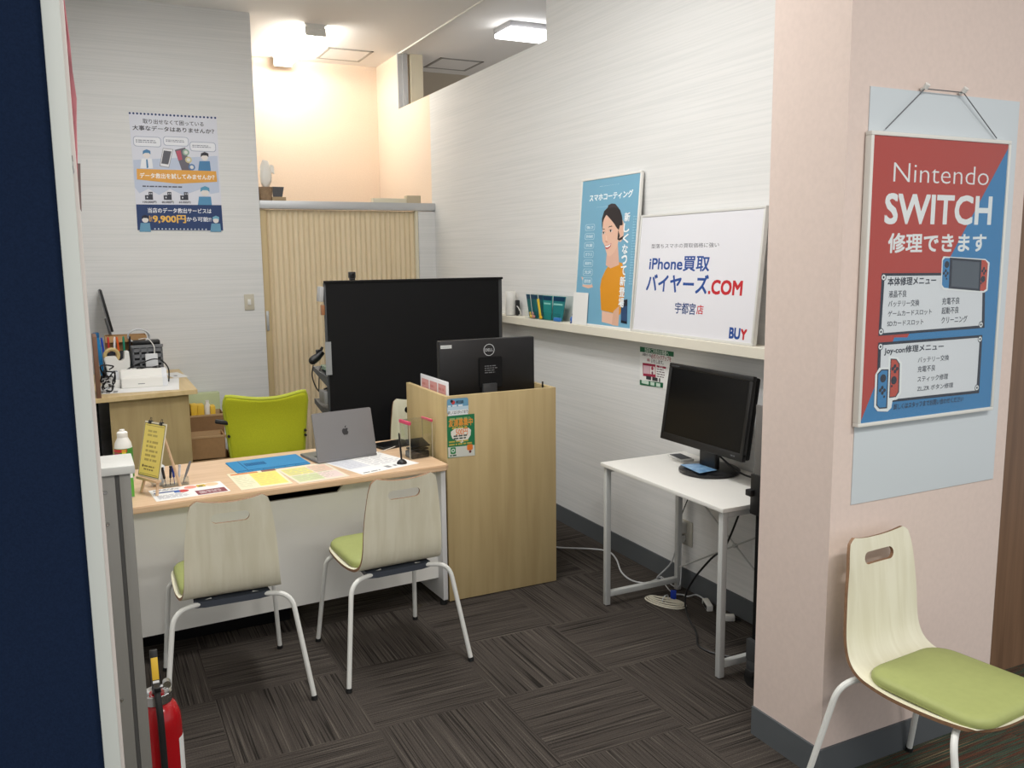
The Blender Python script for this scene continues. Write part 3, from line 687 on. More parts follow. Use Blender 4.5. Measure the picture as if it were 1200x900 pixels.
t2 = thing('card_reader', 'black card reader block inside the acrylic case', 'card reader', (p0.x+0.032, p0.y+0.052, ZD), math.radians(8))
b = B(); b.box(0, 0.098, 0, 0.075, 0, 0.035, 0.006); obj('body', b, BLACK, t2)
b = B(); b.box(0.004, 0.094, 0.002, 0.07, 0.04, 0.05, 0.003); b.box(0.02, 0.08, 0.01, 0.06, 0.035, 0.041); obj('cradle', b, BLACK, t2)
b = B(); b.box(0.002, 0.10, -0.002, 0.082, 0.0, 0.006, 0.002, rot=Matrix.Rotation(math.radians(18), 3, 'X'), about=(0, 0, 0)).xf(Matrix.Translation((0, 0.0, 0.057))); obj('touch_screen', b, SCREEN, t2)
q = onz(460, 522, ZD)
t = thing('tablet', 'black tablet lying behind the pen at the back of the desk', 'tablet', (q.x, q.y, ZD), math.radians(14))
b = B(); b.box(-0.10, 0.10, -0.07, 0.07, 0.0, 0.012, 0.003); obj('body', b, BLACK, t)
b = B(); b.box(-0.09, 0.09, -0.06, 0.06, 0.012, 0.0126); obj('screen', b, SCREEN, t, sm=False)
b = B(); b.tube(cr([onz(443, 530, ZD+0.004), onz(452, 527, ZD+0.004), onz(458, 525, ZD+0.015), onz(463, 523, ZD+0.016)]), 0.0018, 6); tag(obj('charging_cable', b, WHITE), 'thin white charging cable between laptop and black tablet', 'cable')
# easel with yellow notice
e0 = Vector((0.245, 3.945, ZD))
t = thing('mini_easel', 'small wooden easel holding the yellow notice on the desk', 'easel', e0, math.radians(-62))
for sx in (-1, 1):
    b = B(); b.cyl((sx*0.058, -0.035, 0.0), (sx*0.012, 0.035, 0.285), 0.0065, 0.0055, 8); obj('leg', b, BEECH, t)
b = B(); b.cyl((0, 0.115, 0.0), (0, 0.04, 0.28), 0.0065, 0.0055, 8); obj('rear_leg', b, BEECH, t)
b = B(); b.box(-0.075, 0.075, -0.045, -0.02, 0.058, 0.07, 0.002); obj('tray', b, BEECH, t)
nb = thing('notice_board', 'yellow paper notice clipped to a cream card on the easel', 'notice', e0, math.radians(-62))
NT = Matrix.Translation((0, -0.030, 0.071)) @ Matrix.Rotation(math.radians(-13), 4, 'X')
b = B(); b.box(-0.078, 0.078, -0.004, 0, 0, 0.235).xf(NT); obj('card', b, CREAM, nb, sm=False)
pr = Print(0.15, 0.225)
pr.rect(0, 0.0, 0.15, 0.225, (96, 84, 50)); pr.rect(0.003, 0.003, 0.147, 0.222, (234, 214, 112)); pr.rect(0.010, 0.008, 0.140, 0.0095, (96, 84, 50)); pr.rect(0.010, 0.214, 0.140, 0.2155, (96, 84, 50))
pr.lines((0.03, 0.165, 0.12, 0.2), 2, (190, 172, 92), 0.5, 21); pr.lines((0.03, 0.06, 0.12, 0.155), 5, (182, 162, 84), 0.5, 22); pr.lines((0.035, 0.022, 0.115, 0.048), 2, (140, 122, 62), 0.5, 23); pr.circ(0.026, 0.042, 0.006, (90, 70, 40))
pr.build('yellow_sheet', nb, NT @ frame_mtx((-0.075, -0.0042, 0.004), (1, 0, 0), (0, 0, 1)))
for sx in (-0.04, 0.04):
    b = B(); b.box(sx-0.010, sx+0.010, -0.008, 0.004, 0.225, 0.24, 0.002); b.tube([(sx-0.006, -0.002, 0.24), (sx-0.004, -0.002, 0.252), (sx+0.004, -0.002, 0.252), (sx+0.006, -0.002, 0.24)], 0.0012, 6); b.xf(NT); obj('binder_clip', b, BLACK, nb)
# crumpled plastic bag behind the easel
def crumple(name, label, cat, loc, r, sc, mat, seed):
    rnd = random.Random(seed); tm = bmesh.new(); bmesh.ops.create_icosphere(tm, subdivisions=3, radius=r)
    for v in tm.verts:
        v.co = Vector((v.co.x*sc[0], v.co.y*sc[1], v.co.z*sc[2]))*(1+rnd.uniform(-0.22, 0.16)); v.co.z = max(v.co.z, -r*sc[2]*0.9)
    b = B(); b._merge(tm); b.xf(Matrix.Translation((0, 0, r*sc[2]*0.9)))
    t = obj(name, b, mat, sm=True, ang=50); t.location = loc; tag(t, label, cat); return t
p = onz(185, 571, ZD); crumple('plastic_bag', 'crumpled white plastic bag behind the easel', 'bag', (p.x, p.y+0.03, ZD), 0.05, (0.7, 0.6, 1.2), M('white_plastic_film', (228, 230, 232), 0.3), 3)
# tool tray with precision screwdrivers
p = onz(206, 571, ZD)
t = thing('tool_holder', 'low clear holder of small tools beside the easel', 'holder', (p.x, p.y+0.045, ZD), math.radians(8))
b = B(); b.box(-0.055, 0.055, -0.03, 0.03, 0, 0.003); b.box(-0.055, 0.055, -0.03, -0.027, 0.003, 0.035); b.box(-0.055, 0.055, 0.027, 0.03, 0.003, 0.035); b.box(-0.055, -0.052, -0.027, 0.027, 0.003, 0.035); b.box(0.052, 0.055, -0.027, 0.027, 0.003, 0.035); obj('tray', b, CLEAR, t, sm=False)
tc = [((30, 30, 34), 'black handled precision screwdriver at the left of the tool holder'), ((40, 44, 60), 'dark slate precision screwdriver second from left in the tool holder'), ((34, 60, 140), 'blue handled precision screwdriver in the middle of the tool holder'), ((200, 200, 205), 'silver precision screwdriver right of the blue one'), ((120, 120, 122), 'grey tweezers leaning out of the tool holder at right')]
for k, (cc, lab) in enumerate(tc):
    s = thing('precision_screwdriver' if k < 4 else 'tweezers', lab, 'screwdriver' if k < 4 else 'tweezers', (p.x-0.036+k*0.018, p.y+0.045+0.004*k-0.005, ZD+0.003), math.radians(8), 'small tools in the clear holder')
    lean = math.radians((-8, 4, -3, 6, 22)[k])
    if k < 4:
        b = B(); b.lathe([(0.0015, 0.0), (0.0015, 0.03), (0.005, 0.032), (0.0055, 0.07), (0.004, 0.074), (0.006, 0.076), (0.006, 0.084), (0, 0.085)], seg=10).xf(Matrix.Rotation(lean, 4, 'Y')); obj('handle', b, flat(cc), s)
    else:
        b = B(); b.prism([(-0.001, 0), (0.001, 0), (0.006, 0.06), (0.004, 0.1), (-0.004, 0.1), (-0.006, 0.06)], 'y', -0.002, 0.002).xf(Matrix.Rotation(lean, 4, 'Y')); obj('arm', b, flat(cc), s)
# green and white box, cleaner bottle at the left end of the desk
p = Vector((0.138, 3.90, ZD))
t = thing('tissue_box', 'white and green carton standing at the left end of the desk', 'box', p, math.radians(4))
b = B(); b.box(-0.05, 0.018, 0, 0.10, 0, 0.135, 0.003); obj('carton', b, PAPER, t)
b = B(); b.box(-0.0505, 0.0188, -0.0006, 0.1006, 0.004, 0.085); obj('green_band', b, flat((98, 172, 70)), t, 'green lower band', sm=False)
bt = Vector((0.137, 4.22, ZD))
t = thing('cleaner_bottle', 'white capped cleaner bottle with green and pink label behind the post', 'bottle', bt, math.radians(-10))
b = B(); b.lathe([(0, 0), (0.036, 0), (0.038, 0.006), (0.038, 0.15), (0.034, 0.175), (0.022, 0.20), (0.02, 0.205), (0, 0.205)], seg=28); obj('body', b, WHITE, t)
b = B(); b.lathe([(0.021, 0.20), (0.0225, 0.203), (0.0225, 0.222), (0.019, 0.226), (0.012, 0.228), (0.011, 0.236), (0, 0.237)], seg=24); obj('cap', b, WHITE, t)
b = B(); b.lathe([(0.0386, 0.02), (0.0388, 0.022), (0.0388, 0.152), (0.0386, 0.154)], seg=28); wl = obj('wrap_label', b, flat((70, 140, 54)), t, 'green wrap label')
for (z0, z1, a0, a1, cc) in ((0.085, 0.135, -150, -105, (196, 40, 110)), (0.03, 0.15, -92, -65, (220, 214, 60)), (0.03, 0.075, -150, -110, (240, 240, 240)), (0.138, 0.152, -170, -60, (200, 60, 60))):
    b = B(); b.grid([[(0.0392*math.cos(math.radians(a)), 0.0392*math.sin(math.radians(a)), z) for a in range(a0, a1+1, 5)] for z in (z0, z1)]); obj('printing', b, flat(cc), wl)

# ================================================================== BOOTH WITH MONITOR
bx0, bx1, by0, by1, bz = 1.550, 2.157, 3.862, 4.42, 1.035
t = thing('booth_desk', 'tall maple booth desk with raised sides and two stickers in front', 'desk', (bx0, by0, 0))
wX, wY = bx1-bx0, by1-by0
b = B(); b.box(0, wX, 0, 0.022, 0.004, bz, 0.0015); obj('front_panel', b, MAPLE, t)
b = B(); b.box(0, 0.022, 0.022, wY, 0.004, bz, 0.0015); obj('side_panel', b, MAPLE, t)
b = B(); b.box(wX-0.022, wX, 0.022, wY, 0.004, bz, 0.0015); obj('side_panel', b, MAPLE, t)
b = B(); b.box(0.022, wX-0.022, 0.022, wY, 0.695, 0.72); obj('desktop', b, MAPLETOP, t, sm=False)
b = B(); b.box(0.022, wX-0.022, 0.022, 0.04, 0.25, 0.695); obj('modesty_panel', b, MAPLE, t, sm=False)
# stickers
t = tag(bpy.data.objects.new('sticker', None), 'blue rounded campaign sticker at the top of the booth front', 'sticker'); COL.objects.link(t); t.location = (0, 0, 0)
def sticker_on_front(t, quad, fn):
    P = [ony(x, y, by0-0.0006) for x, y in quad]
    x0 = (P[0].x+P[3].x)/2; x1_ = (P[1].x+P[2].x)/2; z1 = (P[0].z+P[1].z)/2; z0 = (P[2].z+P[3].z)/2
    t.location = (x0, by0-0.0006, z0)
    pr = Print(x1_-x0, z1-z0, quad); fn(pr); pr.build('printing', t, frame_mtx((0, 0, 0), (1, 0, 0), (0, 0, 1)))
def f1(pr):
    pr.view(515, 460, 11.25); w_, h_ = pr.w, pr.h
    pr.raw(rrect2(w_, h_, 0.012, 5, w_/2, h_/2), (120, 150, 168)); pr.raw(rrect2(w_*0.96, h_*0.9, 0.01, 5, w_/2, h_/2), (108, 160, 192))
    pr.rect(105, 195, 385, 240, (190, 214, 228)); pr.rect(112, 240, 380, 285, (228, 232, 234))
    pr.circ(180, 130, 0.010, (196, 70, 70)); pr.circ(160, 115, 0.007, (40, 40, 44)); pr.text('相談', (215, 105, 320, 140), (40, 44, 50), 0.02)
    pr.lines((110, 155, 370, 185), 1, (220, 230, 236), 0.4, 31); pr.text('詳しくはスタッフまで', (112, 248, 375, 268), (50, 54, 60), 0.02)
sticker_on_front(t, [(523.5, 467.5), (548.5, 465.5), (549.3, 483.5), (524, 486)], f1)
t = tag(bpy.data.objects.new('sticker', None), 'green campaign sticker with orange 500 yen text on the booth front', 'sticker'); COL.objects.link(t)
def f2(pr):
    pr.view(515, 460, 11.25); w_, h_ = pr.w, pr.h
    G = (40, 120, 78); pr.raw([(0, 0), (w_, 0), (w_, h_), (0, h_)], G)
    pr.lines((130, 335, 430, 350), 1, (150, 170, 110), 0.6, 33)
    pr.text('友達募集中', (120, 362, 438, 425), (226, 150, 62), 0.03)
    pr.lines((165, 455, 390, 470), 1, (190, 170, 80), 0.6, 34)
    pr.poly([(150, 520), (200, 480), (380, 462), (416, 490), (410, 560), (380, 610), (330, 640), (290, 665), (240, 640), (170, 610), (152, 560)], (226, 224, 214))
    pr.text('500円', (215, 482, 372, 552), (226, 122, 50), 0.02); pr.lines((185, 565, 385, 605), 2, (70, 80, 76), 0.6, 35)
    pr.lines((125, 640, 445, 675), 2, (190, 170, 80), 0.5, 36)
    pr.poly([(112, 728), (462, 688), (466, 825), (118, 862)], (206, 208, 200))
    pr.rrect(145, 730, 216, 808, 0.006, (46, 130, 76)); pr.circ(181, 768, 0.009, (226, 236, 228)); pr.circ(181, 768, 0.005, (46, 130, 76))
    pr.rrect(362, 685, 438, 752, 0.008, (226, 122, 50)); pr.circ(404, 775, 0.007, (110, 60, 56)); pr.lines((140, 822, 230, 842), 1, (60, 90, 70), 0.6, 37)
sticker_on_front(t, [(523.5, 488), (556, 484.5), (556.7, 533), (524.7, 537.5)], f2)
# monitor in booth
t = thing('monitor', 'black computer monitor seen from behind inside the maple booth', 'monitor', (1.866, 4.05, 0.72))
b = B(); b.box(-0.268, 0.268, 0.0, 0.04, 0.235, 0.563, 0.007); back = obj('housing', b, BLACK, t)
b = B(); b.box(-0.262, 0.262, 0.04, 0.047, 0.242, 0.556, 0.002); obj('screen', b, SCREEN, t)
b = B(); b.prism(rrect2(0.13, 0.16, 0.01, 3, 0.01, 0.39), 'y', -0.010, 0.001, 0.003); obj('rear_cover', b, MATTEBLACK, t)
b = B(); b.box(-0.04, 0.04, -0.022, 0.0, 0.01, 0.335, 0.004); obj('neck', b, M('neck_grey', (48, 49, 51), 0.5), t)
b = B(); b.prism(rrect2(0.24, 0.16, 0.03, 5, 0, 0.0), 'z', 0.0, 0.012, 0.003); obj('base', b, BLACK, t)
pr = Print(0.08, 0.08)
n = 40
def ring(pr, cx, cy, r0, r1, m):
    for k in range(n):
        a, c_ = 2*math.pi*k/n, 2*math.pi*(k+1)/n
        pr.raw([(cx+r0*math.cos(a), cy+r0*math.sin(a)), (cx+r1*math.cos(a), cy+r1*math.sin(a)), (cx+r1*math.cos(c_), cy+r1*math.sin(c_)), (cx+r0*math.cos(c_), cy+r0*math.sin(c_))], m); pr.z -= 0.00003
ring(pr, 0.04, 0.04, 0.0275, 0.0305, (205, 208, 210)); pr.z += 0.0002
pr.text('DELL', (0.018, 0.033, 0.062, 0.047), (205, 208, 210), 0.008); pr.build('emblem', back, frame_mtx((-0.035, -0.0006, 0.466), (1, 0, 0), (0, 0, 1)), 'round light grey emblem')
pr = Print(0.07, 0.025); pr.raw([(0, 0), (0.060, 0), (0.060, 0.017), (0, 0.017)], (206, 208, 206)); pr.lines((0.004, 0.003, 0.056, 0.014), 2, (150, 160, 160), 0.4, 41); pr.build('asset_label', back, frame_mtx((-0.261, -0.0006, 0.525), (1, 0, 0), (0, 0, 1)), 'small white label in the top corner')
pr = Print(0.1, 0.06); pr.lines((0, 0.0, 0.072, 0.045), 4, (120, 122, 124), 0.4, 42); pr.build('regulatory_print', back, frame_mtx((-0.025, -0.0108, 0.385), (1, 0, 0), (0, 0, 1)))
# pink calendar card along the left side of the booth
c0, c1, c2 = onx(493, 437.5, 1.582), onx(525, 446.7, 1.582), onx(525, 463.5, 1.582)
t = thing('card_stand', 'clear stand holding a pink printed card inside the booth', 'card stand', (1.582, (c0.y+c1.y)/2, 0.72))
hh = c0.z-0.72; ln = abs(c0.y-c1.y)
b = B(); b.box(-0.002, 0.004, -ln/2, ln/2, 0.0, hh, 0.002); b.box(-0.002, 0.012, -ln/2, ln/2, 0, 0.003); obj('acrylic', b, M('frosted_acrylic', (220, 220, 224), 0.3), t)
pr = Print(ln, 0.3)
for k in range(3): pr.raw([(0.02+k*(ln-0.03)/3, 0.02), (0.02+(k+0.88)*(ln-0.03)/3, 0.02), (0.02+(k+0.88)*(ln-0.03)/3, hh-0.02), (0.02+k*(ln-0.03)/3, hh-0.02)], (206, 150, 150)); pr.lines((0.025+k*(ln-0.03)/3, 0.03, (k+0.86)*(ln-0.03)/3, hh-0.03), 10, (190, 120, 122), 0.4, 44+k)
pr.build('pink_card', t, frame_mtx((-0.0024, ln/2, 0), (0, -1, 0), (0, 0, 1)), 'pink card with printed columns')
p = onx(629, 447, 2.12)
t = thing('acrylic_holder', 'clear acrylic holder rising at the right side of the booth', 'holder', (2.112, 4.20, 0.72))
b = B(); b.box(-0.018, 0.02, -0.045, 0.045, 0.0, 0.385, 0.004); obj('shell', b, M('smoky_acrylic', (190, 190, 192), 0.1, alpha=0.35), t)
b = B(); b.tube(fillet([(0.0, -0.047, 0.1), (0.0, -0.047, 0.39), (0.0, 0.047, 0.39), (0.0, 0.047, 0.1)], 0.02), 0.004, 8); obj('rim', b, M('grey_rim', (150, 152, 154), 0.3), t)
t = thing('pen', 'dark pen standing at the right side of the booth', 'pen', (2.124, 3.96, 0.72))
b = B(); b.cyl((0, 0, 0), (0.004, -0.01, 0.336), 0.0045, 0.0045, 10); obj('barrel', b, BLACK, t)

# ================================================================== GREEN OFFICE CHAIR
t = thing('office_chair', 'lime green mesh office chair behind the service desk', 'chair', (0.885, 4.985, 0), math.radians(-2))
rows = []; NZ, NX = 16, 16
prof = [(-0.19, 0.46), (-0.215, 0.52), (-0.225, 0.60), (-0.22, 0.70), (-0.215, 0.80), (-0.225, 0.90), (-0.245, 0.985)]
P = cr([(y, z, 0) for y, z in prof], 3)
for q in P:
    f = (q.y-0.46)/0.525; hw = 0.165+0.052*min(1, f*1.15)**0.8
    if f > 0.9: hw *= 1-0.05*((f-0.9)/0.1)**2
    rows.append([((-1+2*k/NX)*hw, q.x+0.045*(abs(-1+2*k/NX)**2), q.y-max(0, (f-0.75)/0.25)*0.030*(1-abs(-1+2*k/NX)**2)-(0.010*abs(-1+2*k/NX)**8 if f > 0.9 else 0)) for k in range(NX+1)])
b = B(); b.grid(rows); o = obj('backrest', b, LIME, t); sd = o.modifiers.new('thickness', 'SOLIDIFY'); sd.thickness = 0.03; sd.offset = 0; bv = o.modifiers.new('round', 'BEVEL'); bv.width = 0.012; bv.segments = 3
edge = [Vector(r[0]) for r in rows]+[Vector(p) for p in rows[-1][1:-1]]+[Vector(r[-1]) for r in rows[::-1]]
b = B(); b.tube(edge, 0.012, 8); obj('back_frame', b, M('lime_edge', (164, 172, 40), 0.6), t)
for sx in (-1, 1):
    b = B()
    for zz in ((0.73, 0.757) if sx == 1 else (0.76,)):
        b = B(); b.cyl((sx*0.203, -0.205, zz), (sx*0.203, -0.18, zz), 0.007, 0.007, 10); obj('knob', b, BLACK, t)
b = B(); b.box(-0.24, 0.24, -0.20, 0.25, 0.44, 0.50, 0.022, 3); obj('seat', b, LIME, t)
b = B(); b.cyl((0, 0, 0.10), (0, 0, 0.44), 0.025, 0.025); b.box(-0.09, 0.09, -0.14, 0.1, 0.41, 0.44, 0.005); b.tube(fillet([(0, -0.1, 0.42), (0, -0.25, 0.42), (0, -0.25, 0.62)], 0.05), 0.018, 8); obj('column', b, BLACK, t)
b = B(); b.box(-0.268, -0.19, -0.19, -0.165, 0.825, 0.848, 0.006, rot=Matrix.Rotation(math.radians(12), 3, 'Y')); obj('lever', b, BLACK, t)
for k in range(5):
    a = 2*math.pi*k/5+0.3; b = B(); b.tube([(0, 0, 0.11), (0.29*math.cos(a), 0.29*math.sin(a), 0.075)], [0.024, 0.014], 8); lg = obj('leg', b, BLACK, t)
    b = B(); cx, cy = 0.29*math.cos(a), 0.29*math.sin(a); b.cyl((cx-0.022*math.sin(a), cy+0.022*math.cos(a), 0.028), (cx+0.022*math.sin(a), cy-0.022*math.cos(a), 0.028), 0.028, 0.028, 16); b.cyl((cx, cy, 0.03), (cx, cy, 0.08), 0.008); obj('caster', b, BLACK, lg)

# ================================================================== BLACK BACKED RACK
RX0, RX1, RY, RZ = 1.33, 2.508, 5.20, 1.565
t = thing('shelf_rack', 'wide black backed shelf rack standing before the accordion door', 'rack', (RX0, RY, 0))
w_ = RX1-RX0
b = B(); b.box(0.008, w_-0.03, 0.0, 0.012, 0.06, RZ-0.012); obj('back_panel', b, MATTEBLACK, t, sm=False)
b = B(); b.box(-0.004, w_, -0.006, 0.016, RZ-0.014, RZ, 0.002); obj('top_rail', b, MATTEBLACK, t)
for xx in (0.0, w_-0.03):
    b = B(); b.box(xx, xx+0.03, 0.012, 0.045, 0, RZ-0.013, 0.002); obj('upright', b, DGREY, t)
    b = B(); b.box(xx, xx+0.03, -0.008 if xx else 0.0, 0.36, 0, 0.04, 0.004); obj('foot', b, DGREY, t)
for zz, dz in ((0.925, 0.10), (0.715, 0.13)):
    b = B(); b.prism([(0.012, zz), (0.36, zz+0.06), (0.36, zz+0.09), (0.20, zz+0.07), (0.012, zz+0.06)], 'x', -0.006, 0.004); b.prism([(0.012, zz+0.03), (0.36, zz+0.08), (0.36, zz+0.088), (0.012, zz+0.038)], 'x', 0.004, w_-0.03); obj('shelf', b, M('shelf_grey', (84, 87, 90), 0.5, 0.3), t, sm=False)
b = B(); b.box(-0.014, 0.022, -0.008, -0.002, 1.0, 1.2); obj('side_sheet', b, M('pale_grey_sheet', (150, 152, 154), 0.6), t, 'pale grey sheet on the left edge', sm=False)
p = ony(413, 328, 5.206)
t = thing('webcam', 'small black camera block on top of the rack', 'camera', (p.x, 5.206, RZ+0.0005))
b = B(); b.box(-0.019, 0.019, -0.012, 0.03, 0.012, 0.05, 0.005); obj('body', b, BLACK, t)
b = B(); b.box(-0.016, 0.016, -0.008, 0.016, 0, 0.013, 0.002); obj('clip', b, BLACK, t)
b = B(); b.cyl((0, -0.011, 0.031), (0, -0.016, 0.031), 0.010, 0.009); obj('lens', b, SCREEN, t)
# objects at the left side of the rack
p = ony(376, 416, 5.42)
t = thing('hair_dryer', 'black handheld device hanging at the left side of the rack', 'device', (p.x, p.y, p.z))
b = B(); b.tube([(-0.05, 0.0, -0.03), (-0.02, 0.0, -0.01), (0.012, 0, 0.02)], [0.027, 0.024, 0.018], 12); b.sph((-0.052, 0, -0.032), 0.026); b.box(-0.03, 0.0, -0.012, 0.012, 0.0, 0.035, 0.004); obj('barrel', b, BLACK, t)
b = B(); b.tube([(-0.01, 0, 0.01), (0.012, 0.0, 0.05)], [0.013, 0.008], 10); obj('handle', b, BLACK, t)
b = B(); b.tube(cr([(-0.05, 0, -0.06), (-0.06, 0, -0.13), (-0.035, 0, -0.21), (0.01, 0, -0.255), (0.03, 0, -0.265)]), 0.004, 6); b.tube(cr([(0.0, 0, -0.07), (-0.015, 0, -0.12), (-0.022, 0, -0.23)]), 0.0035, 6); obj('cord', b, BLACK, t)
p = ony(374, 489, 5.44)
t = thing('storage_tray', 'small grey tray with cables on the lower rack shelf', 'tray', (1.345, 5.30, 0.815), 0)
b = B(); b.box(-0.035, 0.17, -0.06, 0.07, 0, 0.075, 0.003); obj('tray', b, M('tray_grey', (128, 128, 128), 0.5), t)
b = B(); b.tube(cr([(-0.02, 0, 0.085), (0.04, -0.03, 0.10), (0.10, 0.0, 0.09), (0.06, 0.03, 0.10), (0.0, 0.02, 0.085)]), 0.006, 6); obj('cable_tangle', b, BLACK, t)
t = thing('small_carton', 'small brown carton on the lower rack shelf', 'box', (1.345, 5.216, 0.768), 0)
b = B(); b.box(0.0, 0.06, -0.0, 0.02, 0.0, 0.09, 0.002); obj('carton', b, CARD, t)
b = B(); b.box(1.355, 1.44, 5.30, 5.48, 1.005, 1.03, 0.002); tag(obj('green_folder', b, flat((150, 176, 156))), 'pale green folder on the upper rack shelf', 'folder')
b = B(); b.box(1.305, 1.3285, 5.225, 5.30, 1.44, 1.53, 0.002, rot=Matrix.Rotation(0.08, 3, 'Y')); tag(obj('plastic_pouch', b, M('pouch_white', (178, 178, 178), 0.4)), 'pale plastic pouch hanging at the upper left rack edge', 'pouch')
b = B(); b.box(1.310, 1.3285, 5.215, 5.25, 1.36, 1.42, 0.002); tag(obj('orange_tag', b, flat((158, 108, 74))), 'orange tag hanging on the left rack edge', 'tag')

# ================================================================== LEFT COUNTER AND ITS CLUTTER
ZK = 0.90
t = thing('back_counter', 'maple counter against the back wall loaded with devices', 'counter', (0.05, 5.60, 0))
b = B(); b.prism([(0.0, 0.0), (0.58, 0.09), (0.59, 1.24), (0.0, 1.24)], 'z', ZK-0.028, ZK, 0.002); obj('worktop', b, MAPLETOP, t)
b = B(); b.prism([(0.076, 0.06), (0.53, 0.13), (0.53, 1.22), (0.51, 1.22), (0.51, 0.15), (0.076, 0.08)], 'z', 0.0, ZK-0.028); obj('front_panel', b, MAPLE, t, sm=False)
b = B(); b.box(-0.005, 0.02, 0.2, 1.22, 0.0, ZK-0.028); obj('side_panel', b, MATTEBLACK, t, sm=False)
def onk(x, y): return onz(x, y, ZK)
# brown board standing at left
b = B(); b.box(-0.012, 0.012, 0, 0.30, 0, 0.36, 0.003); o = obj('brown_board', b, M('brown_board', (118, 84, 66), 0.6)); o.location = (0.075, 5.61, ZK); tag(o, 'thin brown board standing at the left end of the counter', 'board')
# white label printer
p0, p1 = onk(143, 457), onk(197.5, 455.5)
t = thing('label_printer', 'long white printer at the front of the counter', 'printer', (0.347, 5.95, ZK+0.002), 0.0)
pw = 0.272
b = B(); b.prism([(0, 0.0), (0.13, 0.0), (0.13, 0.110), (0.05, 0.110), (0.035, 0.068), (0.0, 0.058)], 'x', -pw/2, pw/2-0.03, 0.003); body = obj('body', b, WHITE, t)
b = B(); b.prism([(0, 0.0), (0.13, 0.0), (0.13, 0.107), (0.05, 0.107), (0.035, 0.066), (0.0, 0.056)], 'x', pw/2-0.03, pw/2, 0.003); obj('end_cap', b, M('white_plastic_cool', (222, 224, 228), 0.4), t)
b = B(); b.box(-0.04, 0.0, -0.0012, 0.0, 0.022, 0.026); obj('badge', b, GREY, body, sm=False)
b = B(); b.box(-pw/2+0.04, -pw/2+0.06, 0.085, 0.1, 0.110, 0.112); obj('button', b, GREY, body)
p0 = onk(121, 453); 
t = thing('receipt_printer', 'low white and grey unit left of the white printer', 'printer', (0.154, 5.99, ZK+0.002), math.radians(3))
b = B(); b.box(-0.05, 0.05, 0, 0.09, 0, 0.05, 0.004); obj('body', b, WHITE, t)
b = B(); b.box(-0.015, 0.05, 0.03, 0.10, 0.05, 0.10, 0.004); u = obj('upper_body', b, M('white_plastic_cool', ()), t)
b = B(); b.box(-0.010, 0.045, 0.034, 0.09, 0.10, 0.102); obj('display_window', b, M('slate_display', (90, 104, 124), 0.3), u, sm=False)
# tape dispenser
p0 = onk(139, 445)
t = thing('tape_dispenser', 'white tape dispenser with tan tape roll on the counter', 'tape dispenser', (0.205, 6.20, ZK), math.radians(4))
b = B(); b.prism([(-0.045, 0.0), (0.062, 0.0), (0.074, 0.15), (0.07, 0.215), (0.046, 0.215), (0.04, 0.165), (0.02, 0.15), (0.004, 0.158), (-0.008, 0.185), (-0.070, 0.185), (-0.078, 0.172)], 'y', -0.03, 0.03, 0.003); obj('body', b, WHITE, t)
b = B(); pts = [(-0.03+0.040*math.cos(a), 0, 0.19+0.040*math.sin(a)) for a in [2*math.pi*k/28 for k in range(28)]]; b.tube(pts, 0.0115, 8, closed=True); obj('tape_roll', b, M('tan_tape', (196, 172, 116), 0.4), t, 'tan adhesive tape roll')
# grey wire basket
p0 = onk(157, 429); p1 = onk(190, 427)
t = thing('plastic_basket', 'grey slotted plastic basket full of parts on the counter', 'basket', (0.392, 6.22, ZK), math.radians(3)); bw = 0.188
b = B(); b.box(-bw/2, bw/2, 0, 0.14, 0, 0.004)
for k in range(6): b.box(-bw/2, bw/2, 0, 0.006, 0.010+k*0.038, 0.032+k*0.038)
for k in range(5): b.box(-bw/2+k*(bw-0.012)/4, -bw/2+0.012+k*(bw-0.012)/4, 0, 0.007, 0, 0.235)
b.box(-bw/2, -bw/2+0.005, 0, 0.11, 0, 0.235); b.box(bw/2-0.005, bw/2, 0, 0.11, 0, 0.235); b.box(-bw/2, bw/2, 0.105, 0.11, 0, 0.235); b.box(-bw/2-0.004, bw/2+0.004, -0.004, 0.008, 0.228, 0.246); obj('basket', b, M('basket_grey', (112, 114, 118), 0.5), t, sm=False)
b = B(); b.box(-bw/2+0.02, bw/2-0.02, 0.02, 0.09, 0.02, 0.225); obj('contents', b, M('dark_contents', (52, 54, 58), 0.6), t, sm=False)
p = onk(177, 426)
t = thing('power_adapter', 'white power adapter leaning on the front of the grey basket', 'adapter', (0.41, 6.205, ZK), math.radians(3))
b = B(); b.box(-0.038, 0.038, -0.034, -0.012, 0.0, 0.19, 0.005); obj('body', b, M('adapter_white', (214, 216, 218), 0.4), t)
b = B(); b.tube(cr([(0.02, -0.02, 0.19), (0.02, -0.015, 0.24), (-0.01, 0.03, 0.285), (-0.06, 0.07, 0.28)]), 0.0028, 6); obj('cord', b, WHITE, t)
b = B(); b.tube(cr([(0.25, 6.11, 1.0), (0.31, 6.12, 1.03), (0.36, 6.12, 1.045), (0.42, 6.12, 1.06), (0.47, 6.115, 1.045), (0.505, 6.11, 0.99), (0.50, 6.10, ZK+0.008)]), 0.0045, 6); tag(obj('power_cable', b, BLACK), 'black power cable draped behind the white printer', 'cable')
b = B(); b.tube([(0.38+0.07*math.cos(a), 6.035+0.022*math.sin(a), ZK+0.117+0.004*math.sin(3*a)) for a in [k*0.35 for k in range(44)]], 0.004, 6); tag(obj('cable_bundle', b, BLACK), 'bundled black cable lying on top of the white printer', 'cable')
